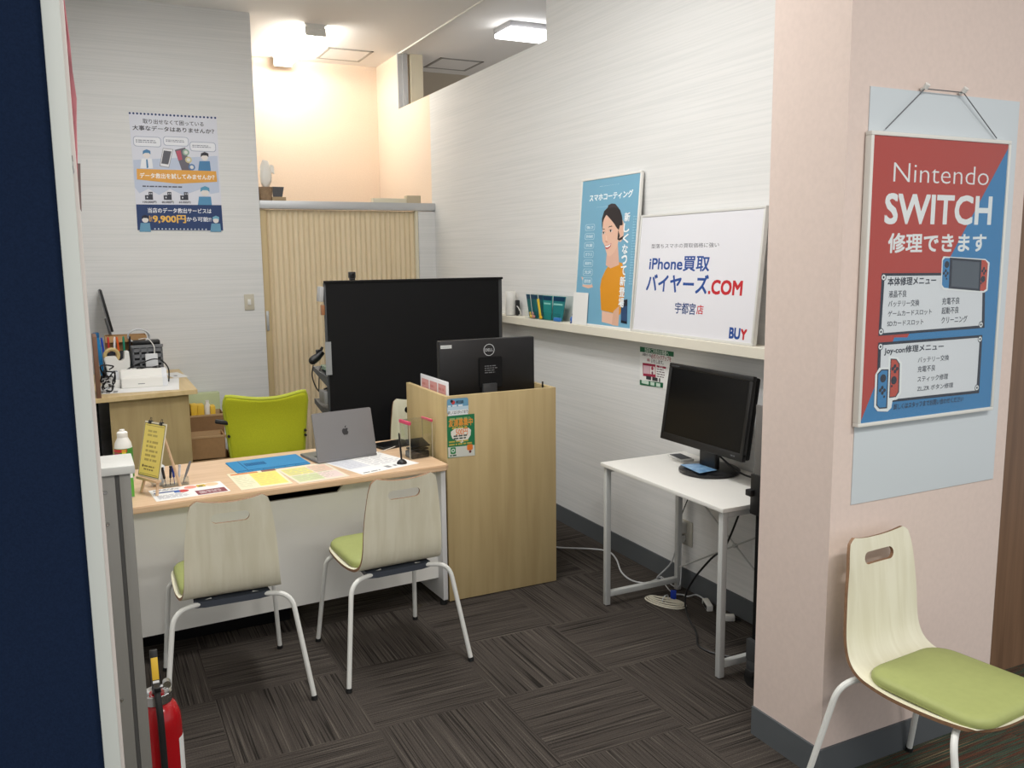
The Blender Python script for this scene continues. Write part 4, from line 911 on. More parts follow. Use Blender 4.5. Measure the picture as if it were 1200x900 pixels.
# cardboard box, cable coil
p0 = onk(123, 410); p1 = onk(163, 408)
t = thing('cardboard_box', 'open brown cardboard box at the rear of the counter', 'box', (0.28, 6.495, ZK), 0)
H3 = 0.29; b = B(); b.box(-0.13, 0.13, 0, 0.006, 0, H3); b.box(-0.13, 0.13, 0.15, 0.156, 0, H3); b.box(-0.13, -0.124, 0.006, 0.15, 0, H3); b.box(0.124, 0.13, 0.006, 0.15, 0, H3); b.box(-0.124, 0.124, 0.006, 0.15, 0, 0.006); obj('carton', b, CARD, t, sm=False)
b = B(); b.box(-0.13, 0.13, -0.06, 0.0, H3-0.003, H3+0.001, rot=Matrix.Rotation(math.radians(40), 3, 'X'), about=(0, 0, H3)); obj('flap', b, CARD, t, sm=False)
t = thing('cable_coil', 'white coiled cable on top of the rear counter clutter', 'cable', (0.355, 6.41, ZK+0.262), 0)
b = B(); b.tube([(0.066*math.cos(a)*(1+0.05*math.sin(a*0.31)), 0.02*math.sin(a*1.7), 0.0+0.045*math.sin(a)+0.03) for a in [k*0.3 for k in range(80)]], 0.005, 6); obj('coil', b, M('cable_white', (200, 202, 204), 0.4), t)
t = thing('scanner', 'dark grey electronic unit under the coiled cable on the counter', 'device', (0.39, 6.41, ZK), 0)
b = B(); b.box(-0.085, 0.10, -0.05, 0.05, 0, 0.23, 0.012); obj('body', b, M('charcoal_plastic', (58, 60, 64), 0.5), t)
b = B(); b.box(-0.08, 0.095, -0.046, 0.046, 0.23, 0.262, 0.008); obj('lid', b, BLACK, t)
# pen cups
pc = [((0.165, 6.36), (52, 54, 60), 'dark pen cup holding blue and red pens beside the blue fan', [(40, 80, 190), (200, 60, 50), (240, 240, 240)]), ((0.258, 6.36), (70, 72, 76), 'grey pen cup holding an orange screwdriver and green pen', [(226, 96, 40), (40, 140, 110), (30, 30, 34)])]
for (px, py), cc, lab, cols in pc:
    t = thing('pen_cup', lab, 'pen cup', (px, py, ZK), 0)
    b = B(); b.lathe([(0.0, 0.0), (0.036, 0), (0.039, 0.20), (0.036, 0.20), (0.034, 0.006), (0, 0.006)], seg=20); obj('cup', b, flat(cc), t)
    for k, c2 in enumerate(cols):
        kind_ = 'dark' if cols[0][0] == 40 else 'grey'; ink_ = {'dark': ('blue', 'red', 'white'), 'grey': ('orange', 'green', 'black')}[kind_][k]
        s = thing('pen', '%s pen standing in the %s pen cup on the counter' % (ink_, kind_), 'pen', (px-0.02+0.02*k, py+0.01*(k-1), ZK+0.007), 0, 'pens in the counter cups')
        b = B(); b.lathe([(0.001, 0), (0.007, 0.012), (0.007, 0.27), (0.005, 0.29), (0, 0.291)], seg=10).xf(Matrix.Rotation(math.radians(-4+4*k), 4, 'Y')); obj('barrel', b, flat(c2), s)
p = onk(117, 416)
t = thing('blue_fan', 'blue plastic tool standing at the left of the counter', 'tool', (0.098, 6.30, ZK), math.radians(10))
b = B(); b.tube([(0.02, 0, 0), (0.01, 0, 0.2), (-0.005, 0, 0.30)], [0.010, 0.014, 0.020], 10); obj('handle', b, flat((40, 130, 190)), t)
b = B(); b.box(-0.024, 0.014, -0.012, 0.012, 0.29, 0.335, 0.006); obj('head', b, flat((28, 92, 140)), t)
t = thing('cable_tangle', 'black and grey tangled cables at the left edge of the counter', 'cable', (0.115, 5.86, ZK))
b = B(); rnd = random.Random(5)
for k in range(5):
    b.tube(cr([(rnd.uniform(-0.02, 0.06), rnd.uniform(-0.04, 0.06), 0.006+rnd.uniform(0, 0.16)) for _ in range(5)]), 0.0045, 6)
obj('black_cables', b, BLACK, t)
b = B()
for k in range(3):
    b.tube(cr([(rnd.uniform(-0.02, 0.05), rnd.uniform(-0.06, 0.06), 0.006+rnd.uniform(0, 0.09)) for _ in range(4)]), 0.004, 6)
obj('grey_cables', b, M('cable_white', ()), t)
# laptop screen at the back
s0, s1, s2, s3 = ony(118, 341, 6.55), ony(127, 340, 6.55), ony(135, 389, 6.55), ony(126, 389, 6.55)
t = thing('display', 'slim black framed display standing edge on behind the counter clutter', 'display', (0.075, 6.70, ZK))
DT = Matrix.Translation((0.19, 0, 0.012)) @ Matrix.Rotation(math.radians(-11), 4, 'Y')
b = B(); b.box(-0.012, 0.004, -0.14, 0.14, 0.31, 0.60, 0.003).xf(DT); obj('panel', b, BLACK, t)
b = B(); b.box(-0.018, -0.012, -0.135, 0.135, 0.315, 0.595, 0.002).xf(DT); obj('rear_cover', b, M('panel_grey', (128, 128, 130), 0.4), t)
b = B(); b.box(-0.03, -0.012, -0.03, 0.03, 0.0, 0.4, 0.003).xf(DT); b.box(0.08, 0.22, -0.02, 0.09, 0, 0.012, 0.003); obj('stand', b, GREY, t)
# documents on counter
t, pr, mt, W_, H_ = paper('document', 'white sheet with black squares along the counter front edge', 'paper', [(118, 447), (205, 444), (215, 455), (116, 463)], ZK+0.0016)
for k in range(3): pr.raw([(0.012+k*0.04, 0.02), (0.036+k*0.04, 0.02), (0.036+k*0.04, 0.05), (0.012+k*0.04, 0.05)], (40, 40, 42)); pr.raw([(0.012+k*0.04, 0.07), (0.036+k*0.04, 0.07), (0.036+k*0.04, 0.10), (0.012+k*0.04, 0.10)], (60, 60, 62))
pr.build('printing', t, mt)
t, pr, mt, W_, H_ = paper('label_sheet', 'small white label sheet at the right edge of the counter', 'paper', [(196, 437), (212, 436), (217.5, 441.5), (198, 443.5)], ZK+0.001)
pr.rect(W_*0.3, H_*0.3, W_*0.5, H_*0.45, (120, 120, 124)); pr.build('printing', t, mt)

# ---- cardboard boxes on the floor right of the counter
def carton(label, cx, cy, z, w_, d_, h_, rz=0, flaps=True, m=None):
    m = m or CARD
    t = thing('cardboard_box', label, 'box', (cx, cy, z), rz, None); b = B(); k = 0.005
    b.box(-w_/2, w_/2, -d_/2, -d_/2+k, 0, h_); b.box(-w_/2, w_/2, d_/2-k, d_/2, 0, h_); b.box(-w_/2, -w_/2+k, -d_/2+k, d_/2-k, 0, h_); b.box(w_/2-k, w_/2, -d_/2+k, d_/2-k, 0, h_); b.box(-w_/2+k, w_/2-k, -d_/2+k, d_/2-k, 0, k); obj('carton', b, m, t, sm=False)
    b = B(); b.box(-w_/2-0.001, w_/2+0.001, -d_/2-0.002, -d_/2+k+0.001, h_-0.012, h_+0.001); b.box(-w_/2+k, w_/2-k, d_/2-k-0.001, d_/2-k, 0.01, h_-0.002); obj('rim', b, CARDLIT, t, sm=False)
    if flaps:
        b = B(); b.box(w_/2, w_/2+0.09, -d_/2, d_/2, h_-0.004, h_, rot=Matrix.Rotation(math.radians(55), 3, 'Y'), about=(w_/2, 0, h_)); obj('flap', b, CARD, t, sm=False)
    return t
carton('large cardboard box at the bottom of the stack beside the counter', 0.74, 6.30, 0, 0.30, 0.32, 0.345, 0, False, CARDSHADE)
carton('open cardboard box in front of the stack beside the counter', 0.735, 6.27, 0.352, 0.215, 0.21, 0.155, math.radians(-3))
carton('cardboard box with yellow packets at the rear of the stack', 0.765, 6.60, 0, 0.25, 0.22, 0.60, math.radians(-2), False, CARDSHADE)
carton('cardboard box between the stack and the lime chair', 1.06, 6.45, 0, 0.26, 0.30, 0.43, math.radians(6), True, CARDSHADE)
for k, (xx, hh2, cc, lab) in enumerate([(0.69, 0.10, YELLOWP, 'yellow packet standing at the left in the rear cardboard box'), (0.735, 0.095, YELLOWP, 'yellow packet in the middle of the rear cardboard box'), (0.822, 0.075, YELLOWP, 'yellow packet at the right of the white bottle in the box')]):
    b = B(); b.box(xx-0.022, xx+0.022 if k < 2 else xx+0.012, 6.505, 6.60, 0.56, 0.60+hh2*0.75, 0.003); tag(obj('yellow_packet', b, cc), lab, 'packet', 'yellow packets in the box')
b = B(); b.lathe([(0, 0), (0.02, 0), (0.02, 0.10), (0.012, 0.115), (0.013, 0.135), (0, 0.136)]); o = obj('small_bottle', b, WHITE); o.location = (0.785, 6.55, 0.56); tag(o, 'small white bottle beside the yellow packets in the box', 'bottle')
b = B(); b.box(0.60, 0.90, 6.74, 6.82, 0, 0.72, 0.004); tag(obj('plastic_bag', b, M('pale_green_film', (196, 206, 160), 0.4)), 'pale green wrapped sheet standing behind the cardboard boxes', 'sheet')

# ================================================================== THINGS ON THE BACK ROOM RAIL
t = thing('wrapped_plant_pot', 'brown pot wrapped in white plastic above the door rail', 'pot', (1.338, 6.90, 2.135))
b = B(); b.lathe([(0, 0), (0.045, 0), (0.055, 0.085), (0.058, 0.10), (0.05, 0.10), (0, 0.095)]); obj('pot', b, M('brown_wrap', (150, 124, 96), 0.7, noise=0.2), t)
b = B(); tm = bmesh.new(); bmesh.ops.create_icosphere(tm, subdivisions=2, radius=0.05); rnd = random.Random(2)
for v in tm.verts: v.co = Vector((v.co.x*0.9+0.01, v.co.y*0.8, v.co.z*2.1+0.19))*(1+rnd.uniform(-0.1, 0.1))
b._merge(tm); b.prism([(0.03, 0.22), (0.075, 0.20), (0.07, 0.26), (0.05, 0.27)], 'y', -0.01, 0.01); obj('wrapping', b, M('white_film', (240, 236, 228), 0.4), t)
t = thing('phone_stand', 'dark slanted device beside the wrapped pot above the rail', 'device', (1.43, 6.90, 2.135))
b = B(); b.prism([(-0.035, 0.03), (0.035, 0.03), (0.05, 0.105), (-0.04, 0.105)], 'y', -0.005, 0.006, 0.001); obj('panel', b, M('slate_dark', (70, 70, 74), 0.4), t)
b = B(); b.box(-0.045, 0.06, -0.02, 0.02, 0, 0.03, 0.004); obj('base', b, M('tan_base', (168, 146, 112), 0.6), t)
t = thing('storage_box', 'cream box on the rail at the right above the door', 'box', (2.40, 6.905, 2.135))
b = B(); b.box(-0.22, 0.06, -0.03, 0.03, 0, 0.035, 0.002); obj('lid', b, CREAM, t)
b = B(); b.box(0.06, 0.18, -0.035, 0.035, 0, 0.06, 0.002); obj('body', b, M('cream_dark', (200, 186, 158), 0.6), t)

# ================================================================== BACK POSTER
Q = [(151.6, 131.6), (252.6, 137), (260.8, 269.6), (161, 270.3)]
pw_, ph_ = 0.585, 0.815
t = thing('data_recovery_poster', 'white and blue data recovery poster on the back wall', 'poster', (0.425, YB-0.0005, 1.911))
b = B(); b.box(0, pw_, -0.0015, 0, 0, ph_); obj('sheet', b, M('poster_white', (226, 228, 238), 0.5), t, sm=False)
pr = Print(pw_, ph_, Q).view(140, 120, 5.623)
NV = (44, 66, 112); BL = (78, 132, 176); DK = (58, 58, 66)
pr.poly([(60, 65), (632, 95), (668, 680), (108, 675)], (224, 226, 236))
for k in range(24): pr.circ(68+k*24.2, 72+k*1.27, 0.0075, NV, n=10)
pr.poly([(90, 380), (640, 350), (655, 590), (600, 600), (530, 570), (420, 610), (330, 570), (260, 610), (190, 570), (130, 600), (100, 560)], (196, 206, 226))
pr.text('取り出せなくて困っている', (152, 108, 550, 158), DK, 0.01); pr.text('大事なデータはありませんか？', (85, 150, 618, 206), DK, 0.02)
for (x0, y0, x1, y1) in ((88, 222, 275, 296), (285, 222, 455, 290), (458, 256, 632, 325)):
    pr.rrect(x0, y0, x1, y1, 0.02, (168, 176, 196)); pr.rrect(x0+4, y0+4, x1-4, y1-4, 0.018, (236, 238, 244)); pr.lines((x0+18, y0+20, x1-18, y1-24), 2, (120, 124, 140), 0.45, int(x0))
def person(cx, cy, s, hair, body, skin=(232, 226, 222)):
    pr.poly([(cx-42*s, cy+90*s), (cx-34*s, cy+25*s), (cx+34*s, cy+25*s), (cx+42*s, cy+90*s)], body); pr.circ(cx, cy, 0.024*s, skin); 
    pr.poly([(cx-26*s, cy-2*s), (cx-24*s, cy-26*s), (cx, cy-36*s), (cx+24*s, cy-26*s), (cx+26*s, cy-2*s), (cx+12*s, cy-12*s), (cx-12*s, cy-12*s)], hair)
person(178, 345, 1.0, BL, (238, 240, 244)); pr.poly([(174, 375), (184, 375), (190, 430), (178, 435)], BL)
person(557, 360, 1.0, DK, BL)
pr.poly([(285, 300), (352, 308), (325, 430), (262, 420)], (150, 150, 156)); pr.poly([(287, 304), (348, 311), (322, 426), (267, 416)], (238, 238, 242)); pr.poly([(290, 316), (340, 322), (320, 408), (274, 402)], (96, 96, 104))
pr.poly([(362, 312), (430, 296), (470, 445), (415, 465)], (110, 106, 116)); pr.poly([(370, 320), (400, 314), (412, 376), (385, 382)], (190, 90, 110))
for (x, y, c) in ((435, 328, (150, 180, 160)), (452, 377, (206, 196, 150)), (474, 425, (90, 130, 180))): pr.circ(x, y, 0.023, c); pr.circ(x, y, 0.013, (226, 226, 220))
pr.poly([(112, 438), (632, 450), (640, 520), (380, 535), (114, 508)], (232, 170, 82)); pr.text('データ救出を試してみませんか？', (132, 464, 622, 508), (250, 246, 240), 0.03)
pr.lines((150, 545, 470, 565), 1, (90, 94, 110), 0.55, 51)
for x in (192, 315, 424):
    pr.rect(x-26, 612, x+26, 642, (64, 66, 76)); pr.rect(x-2, 590, x+28, 642, (64, 66, 76)); pr.rect(x+5, 598, x+11, 606, (226, 228, 236)); pr.rect(x+16, 598, x+22, 606, (226, 228, 236)); pr.rect(x-14, 622, x-6, 632, (226, 228, 236))
pr.text('100,000円', (152, 650, 242, 666), DK, 0.02); pr.text('80,000円', (278, 650, 355, 666), DK, 0.02); pr.text('63,000円', (390, 650, 466, 666), DK, 0.02)
person(560, 590, 1.15, (92, 156, 190), (92, 150, 190))
pr.poly([(108, 674), (668, 674), (680, 842), (118, 845)], NV)
pr.text('当店のデータ救出サービスは', (184, 696, 604, 730), (240, 242, 248), 0.02)
pr.text('最大', (192, 748, 216, 788), (236, 186, 96), 0.01); pr.text('9,900円', (218, 744, 436, 796), (240, 190, 92), 0.04); pr.text('から可能!!', (440, 754, 602, 784), (240, 242, 248), 0.02)
person(168, 775, 0.9, (40, 44, 60), (110, 160, 190)); person(632, 775, 0.85, (120, 176, 200), (110, 160, 190))
for k in range(15): pr.circ(232+k*24, 836, 0.006, (200, 210, 226), n=8)
pr.build('printing', t, frame_mtx((0, -0.0016, 0), (1, 0, 0), (0, 0, 1)))

# ================================================================== LEDGE: SIGNS AND SMALL THINGS
def lean_board(name, label, cat, quad, y_left, wd, ht, fmat, edge, paint, th=0.018):
    """framed board standing on the ledge and leaning on the right wall"""
    t = thing(name, label, cat, (2.618, y_left, 1.3005))
    ang = math.asin(min(0.9, (XW-0.004-th-2.618)/ht))
    T = frame_mtx((0, 0, 0.0), (0, -1, 0), (math.sin(ang), 0, math.cos(ang)))
    b = B(); e = edge
    b.box(0, wd, 0, e, -th+0.006, 0.004, 0.001); b.box(0, wd, ht-e, ht, -th+0.006, 0.004, 0.001); b.box(0, e, e, ht-e, -th+0.006, 0.004, 0.001); b.box(wd-e, wd, e, ht-e, -th+0.006, 0.004, 0.001); b.xf(T)
    obj('frame', b, fmat, t)
    b = B(); b.box(e, wd-e, e, ht-e, -th+0.008, 0.0).xf(T); obj('backing', b, WHITE, t, sm=False)
    pr = Print(wd-2*e, ht-2*e, quad); paint(pr); pr.build('printed_face', t, T @ Matrix.Translation((e, e, 0.0003)))
    return t, T
def blue(pr):
    pr.view(660, 190, 4.092); SK = (232, 190, 168); HR = (44, 38, 40); YE = (222, 150, 40); CY = (120, 174, 202)
    pr.raw([(0, 0), (pr.w, 0), (pr.w, pr.h), (0, pr.h)], CY)
    pr.text('簡単スマホコーティング', (190, 124, 286, 108), (220, 236, 244), 0.01)
    pr.text('スマホコーティング', (138, 196, 352, 136), (244, 250, 252), 0.03)
    pr.lines((172, 224, 268, 212), 1, (200, 226, 238), 0.5, 61)
    # figure: neck, shirt, arm, head, hair
    pr.poly([(178, 612), (186, 570), (206, 528), (226, 500), (262, 484), (290, 492), (300, 540), (296, 640), (288, 700), (272, 745), (180, 722)], YE)
    pr.poly([(184, 725), (268, 745), (262, 800), (182, 780)], SK); pr.poly([(240, 728), (270, 700), (262, 800), (230, 795)], (220, 176, 152))
    pr.view(680, 200, 9.0)
    pr.poly([(300, 840), (415, 780), (424, 1010), (330, 1050), (280, 1015)], (224, 180, 160))
    pr.poly([(262, 560), (272, 520), (300, 480), (350, 500), (410, 560), (430, 640), (440, 700), (420, 770), (400, 830), (372, 880), (330, 920), (300, 912), (284, 860), (272, 800), (252, 760), (248, 700), (256, 640)], SK)
    pr.circ(452, 648, 0.030, (226, 184, 162), 2.0)
    pr.poly([(250, 600), (252, 520), (278, 440), (318, 400), (324, 376), (360, 358), (400, 362), (424, 392), (452, 430), (470, 500), (474, 580), (464, 590), (444, 590), (430, 640), (410, 620), (380, 570), (340, 520), (302, 478), (276, 520), (262, 560), (254, 640)], HR)
    pr.poly([(424, 640), (440, 700), (430, 730), (470, 706), (484, 700), (470, 736), (430, 752), (412, 740)], HR)
    pr.poly([(324, 376), (360, 358), (400, 362), (424, 392), (430, 410), (380, 398), (326, 410)], (58, 52, 56))
    for (x, y, r_) in ((268, 672, 0.012), (345, 648, 0.014)):
        pr.circ(x, y, r_, (246, 240, 236), 0.5); pr.circ(x-2, y, r_*0.55, (44, 32, 32)); pr.poly([(x-20, y+2), (x-12, y-12), (x+6, y-14), (x+20, y-4), (x+6, y-9), (x-10, y-7)], (50, 38, 38))
    pr.poly([(250, 640), (262, 626), (282, 630), (282, 636), (264, 634)], (58, 44, 42)); pr.poly([(316, 616), (330, 600), (358, 594), (362, 602), (334, 608)], (58, 44, 42))
    pr.poly([(276, 760), (290, 750), (306, 762), (312, 772), (294, 778)], (214, 160, 140)); pr.poly([(290, 700), (298, 698), (304, 758), (292, 752)], (240, 204, 184))
    pr.poly([(274, 806), (312, 800), (348, 778), (338, 816), (310, 842), (284, 842)], (190, 84, 84)); pr.poly([(280, 810), (314, 804), (342, 786), (330, 810), (306, 826), (286, 826)], (250, 248, 246))
    pr.view(660, 190, 4.092)
    pr.poly([(92, 606), (96, 586), (88, 560), (96, 562), (108, 584), (122, 580), (138, 590), (144, 610), (120, 616)], SK)
    for k, s_ in enumerate(('強さ', '防指紋', '抗菌', 'ガラス', '長持ち', '光沢', '透明感')):
        y = 320+k*43.5; x = 138-k*3.4
        pr.rrect(x-25, y+17, x+25, y-17, 0.014, (190, 220, 234)); pr.rrect(x-23, y+15, x+23, y-15, 0.013, CY); pr.text(s_, (x-17, y+8, x+17, y-8), (226, 242, 248), 0.01)
    pr.poly([(280, 688), (312, 670), (306, 790), (276, 784)], (52, 78, 116)); pr.poly([(278, 770), (306, 778), (306, 788), (276, 782)], (30, 34, 44)); pr.poly([(292, 672), (312, 668), (310, 700), (288, 704)], (40, 44, 56))
    for k, ch in enumerate('新しくなって新登場'):
        y = 268+k*52; x = 322-k*5.0
        pr.text(ch, (x-16, y+22, x+14, y-22), (246, 250, 252), 0.03)
    pr.lines((340, 600, 352, 260), 26, (150, 200, 222), 0.5, 63)
Qb = [(686.9, 214.4), (755.6, 203.6), (738.2, 388.4), (671.7, 380.6)]
t, T = lean_board('coating_poster', 'tall blue framed poster of a woman in yellow leaning on the ledge', 'poster', Qb, 4.472, 0.605, 0.835, WHITE, 0.012, blue)
b = B(); b.box(0, 0.165, 0, 0.185, 0.006, 0.0075); b.xf(T); t = thing('blank_card', 'blank white card leaning at the lower left of the blue poster', 'card', (2.618, 4.478, 1.301)); obj('sheet', b, PAPER, t, sm=False)
def white(pr):
    pr.view(660, 190, 4.092); BU = (34, 76, 152); RE = (196, 40, 50)
    pr.raw([(0, 0), (pr.w, 0), (pr.w, pr.h), (0, pr.h)], (230, 230, 236))
    pr.text('型落ちスマホの買取価格に強い', (426, 424, 730, 396), (96, 96, 104), 0.005)
    pr.text('iPhone買取', (416, 528, 690, 462), BU, 0.025)
    pr.text('バイヤーズ', (402, 626, 685, 552), BU, 0.03); pr.text('.COM', (683, 640, 836, 580), RE, 0.04)
    pr.text('宇都宮', (532, 735, 628, 688), (44, 70, 124), 0.02); pr.text('店', (630, 738, 663, 696), RE, 0.02)
    pr.text('BU', (778, 853, 828, 808), BU, 0.05); pr.text('Y', (828, 858, 858, 814), RE, 0.05)
Qw = [(754.6, 257.6), (886.6, 248.4), (874.6, 404.6), (743.6, 388.8)]
lean_board('buyback_sign', 'wide white framed phone buyback sign leaning on the ledge', 'sign', Qw, 3.862, 0.932, 0.605, M('frame_white', (216, 216, 212), 0.4), 0.012, white, 0.024)
# router, brochures, blue toy
t = thing('wifi_router', 'white cylindrical router at the far end of the ledge', 'router', (2.648, 5.37, 1.30))
b = B(); b.lathe([(0, 0.004), (0.034, 0.004), (0.036, 0.008), (0.036, 0.155), (0.033, 0.162), (0, 0.163)], seg=28); obj('body', b, WHITE, t)
b = B(); b.lathe([(0, 0), (0.033, 0), (0.033, 0.005), (0, 0.005)], seg=28); obj('base', b, GREY, t)
b = B(); b.tube(cr([(0.02, -0.03, 0.07), (0.01, -0.09, 0.06), (0.01, -0.13, 0.025), (0.02, -0.10, 0.006), (0.03, -0.04, 0.006)]), 0.003, 6); obj('cord', b, WHITE, t)
b = B(); b.box(0.01, 0.035, -0.075, -0.045, 0.0, 0.105, 0.006); obj('plug', b, BLACK, t)
t = thing('brochure_rack', 'clear rack of teal film packets and keyrings on the ledge', 'rack', (2.665, 4.86, 1.3))
b = B(); b.prism([(-0.235, 0.0), (0.225, 0.0), (0.285, 0.155), (-0.285, 0.155)], 'x', 0.026, 0.0285); b.box(-0.055, 0.03, -0.23, 0.22, 0, 0.003); b.prism([(-0.235, 0.0), (0.225, 0.0), (0.235, 0.05), (-0.245, 0.05)], 'x', -0.055, -0.053); obj('acrylic', b, CLEAR, t, sm=False)
tl = [(20, 100, 104), (16, 92, 100), (24, 110, 112), (20, 98, 104), (36, 138, 136), (44, 130, 134)]
ys = [(0.255, 0.205), (0.20, 0.15), (0.145, 0.10), (0.09, 0.03), (0.02, -0.10), (-0.11, -0.26)]
nm = ['leftmost narrow teal packet in the clear rack on the ledge', 'narrow teal packet second from left in the clear rack', 'narrow teal packet third from left in the clear rack', 'teal packet behind the yellow keyring in the clear rack', 'bright teal packet second from right in the clear rack', 'wide rightmost teal packet in the clear rack']
for k in range(6):
    y0, y1 = ys[k]
    s = thing('film_packet', nm[k], 'packet', (2.640, 4.86, 1.303), 0, 'teal packets in the ledge rack')
    hgt = 0.15
    b = B(); b.prism([(y1*0.82, 0.0), (y0*0.82, 0.0), (y0, hgt), (y1, hgt)], 'x', -0.005+0.004*(k % 2), -0.001+0.004*(k % 2), 0.0008); obj('sleeve', b, flat(tl[k]), s)
    b = B(); b.prism([(y1*0.96+0.004, hgt-0.03), (y0*0.96-0.004, hgt-0.03), (y0*0.985-0.002, hgt-0.004), (y1*0.985+0.002, hgt-0.004)], 'x', -0.0056+0.004*(k % 2), -0.005+0.004*(k % 2)); obj('header_strip', b, flat((18, 60, 92)), s, sm=False)
    if k > 3:
        b = B(); b.box(-0.0056+0.004*(k % 2), -0.005+0.004*(k % 2), y1*0.9+0.012, y0*0.9-0.012, hgt-0.055, hgt-0.045); obj('printing', b, flat((150, 214, 206)), s, sm=False)
kr = [((4.99, 2.622), (206, 176, 80), 'tan keyring charm at the left foot of the clear rack'), ((4.955, 2.620), (186, 130, 120), 'pinkish keyring charm beside the tan charm'), ((4.86, 2.616), (226, 178, 40), 'yellow keyring with long strap in front of the clear rack')]
for (yy, xx), cc, lab in kr:
    s = thing('keyring', lab, 'keyring', (2.595+0.012, yy, 1.303), 0, 'keyrings on the ledge rack')
    b = B(); b.sph((0, 0, 0.012), 0.014, (0.6, 1.2, 0.8)); b.sph((0, 0.012, 0.03), 0.009, (0.6, 1, 1.4)); obj('charm', b, flat(cc), s)
    if 'yellow' in lab:
        b = B(); b.prism([(0.0, 0.02), (0.02, 0.02), (0.055, 0.125), (0.028, 0.13)], 'x', 0.002, 0.005); obj('strap', b, flat((232, 200, 70)), s, sm=False)
t = thing('blue_block', 'small blue block at the right foot of the clear rack', 'block', (2.612, 4.66, 1.303))
b = B(); b.box(-0.006, 0.012, -0.035, 0.035, 0, 0.022, 0.003); obj('block', b, flat((66, 128, 200)), t)
t = thing('blue_figurine', 'small round blue ornament on the ledge left of the poster', 'ornament', (2.645, 4.515, 1.30))
b = B(); b.sph((0, 0, 0.022), 0.022); obj('body', b, flat((70, 120, 200)), t)
b = B(); b.sph((0, 0.002, 0.05), 0.010); b.cyl((-0.015, 0.0, 0), (-0.015, 0, 0.008), 0.01); obj('cap', b, flat((46, 70, 120)), t)
# notice below the ledge
Qn = [(750.3, 405.8), (790.6, 411.2), (789.5, 460.5), (750, 449.8)]
P = [onx(x, y, XW) for x, y in Qn]
nw = P[0].y-P[1].y; nh = P[0].z-P[3].z
t = thing('wall_notice', 'small white notice with green bands on the wall below the ledge', 'notice', (XW-0.0005, P[0].y, P[3].z))
b = B(); b.box(-0.0012, 0, -nw, 0, 0, nh); obj('sheet', b, PAPER, t, sm=False)
pr = Print(nw, nh, Qn).view(740, 400, 15)
GN = (38, 104, 72); RM = (160, 44, 74)
pr.poly([(155, 90), (750, 175), (746, 268), (155, 182)], GN); pr.text('当店をご利用のお客様へ', (235, 190, 655, 160), (226, 236, 228), 0.02)
pr.text('お客様のデータは', (195, 250, 345, 225), (40, 40, 44), 0.02); pr.text('必ずバックアップを', (345, 300, 700, 268), RM, 0.02)
pr.text('お願い', (272, 350, 330, 312), RM, 0.02); pr.text('いたします。', (348, 378, 560, 345), (40, 40, 44), 0.02)
pr.poly([(200, 378), (420, 410), (425, 642), (208, 610)], RM); pr.poly([(212, 420), (318, 436), (322, 580), (216, 566)], (214, 180, 190)); pr.poly([(322, 440), (412, 452), (416, 590), (326, 580)], (224, 218, 216)); pr.circ(365, 480, 0.010, RM); pr.circ(365, 560, 0.008, (120, 60, 80))
pr.lines((440, 470, 640, 450), 1, RM, 0.6, 71); pr.lines((440, 640, 600, 500), 4, (110, 90, 96), 0.4, 72); pr.lines((260, 690, 560, 655), 1, (60, 60, 64), 0.6, 73)
pr.poly([(155, 675), (555, 745), (550, 838), (155, 762)], GN); pr.lines((185, 780, 540, 720), 1, (206, 224, 212), 0.4, 74)
pr.build('printing', t, frame_mtx((-0.0013, 0, 0), (0, -1, 0), (0, 0, 1)))

# ================================================================== SIDE TABLE WITH MONITOR
tx0, tx1, ty0, ty1 = 2.195, 2.692, 2.60, 3.495
t = thing('side_table', 'white topped side table with grey frame against the right wall', 'table', (tx0, ty0, 0))
dx, dy = tx1-tx0, ty1-ty0
b = B(); b.box(0, dx, 0, dy, ZD-0.017, ZD, 0.0015); obj('tabletop', b, WHITE, t)
q = 0.0265
for (lx, ly) in ((0.012, 0.012), (dx-0.012-q-0.02, 0.012), (0.012, dy-0.012-q), (dx-0.012-q-0.02, dy-0.012-q)):
    b = B(); b.box(lx, lx+q, ly, ly+q, 0.004, ZD-0.017, 0.0025); obj('leg', b, TABLEMETAL, t)
for ly in (0.012, dy-0.012-q):
    b = B(); b.box(0.012+q, dx-0.032-q, ly, ly+q, 0.045, 0.045+q, 0.0025); obj('foot_bar', b, TABLEMETAL, t)
    b = B(); b.box(0.012+q, dx-0.032-q, ly, ly+q, ZD-0.017-q, ZD-0.0171, 0.0025); obj('top_bar', b, TABLEMETAL, t)
b = B(); xx = dx-0.045
b.tube([(xx, 0.03, 0.60), (xx, dy-0.03, 0.12)], 0.004, 8); b.tube([(xx+0.006, 0.03, 0.12), (xx+0.006, dy-0.03, 0.60)], 0.004, 8); b.cyl((xx-0.006, dy/2, 0.36), (xx+0.012, dy/2, 0.36), 0.010); obj('cross_brace', b, TABLEMETAL, t)
b = B(); b.cyl((0.15, 0.0125, ZD-0.03), (0.15, 0.008, ZD-0.03), 0.006, 0.006, 12); obj('bolt', b, GREY, t)
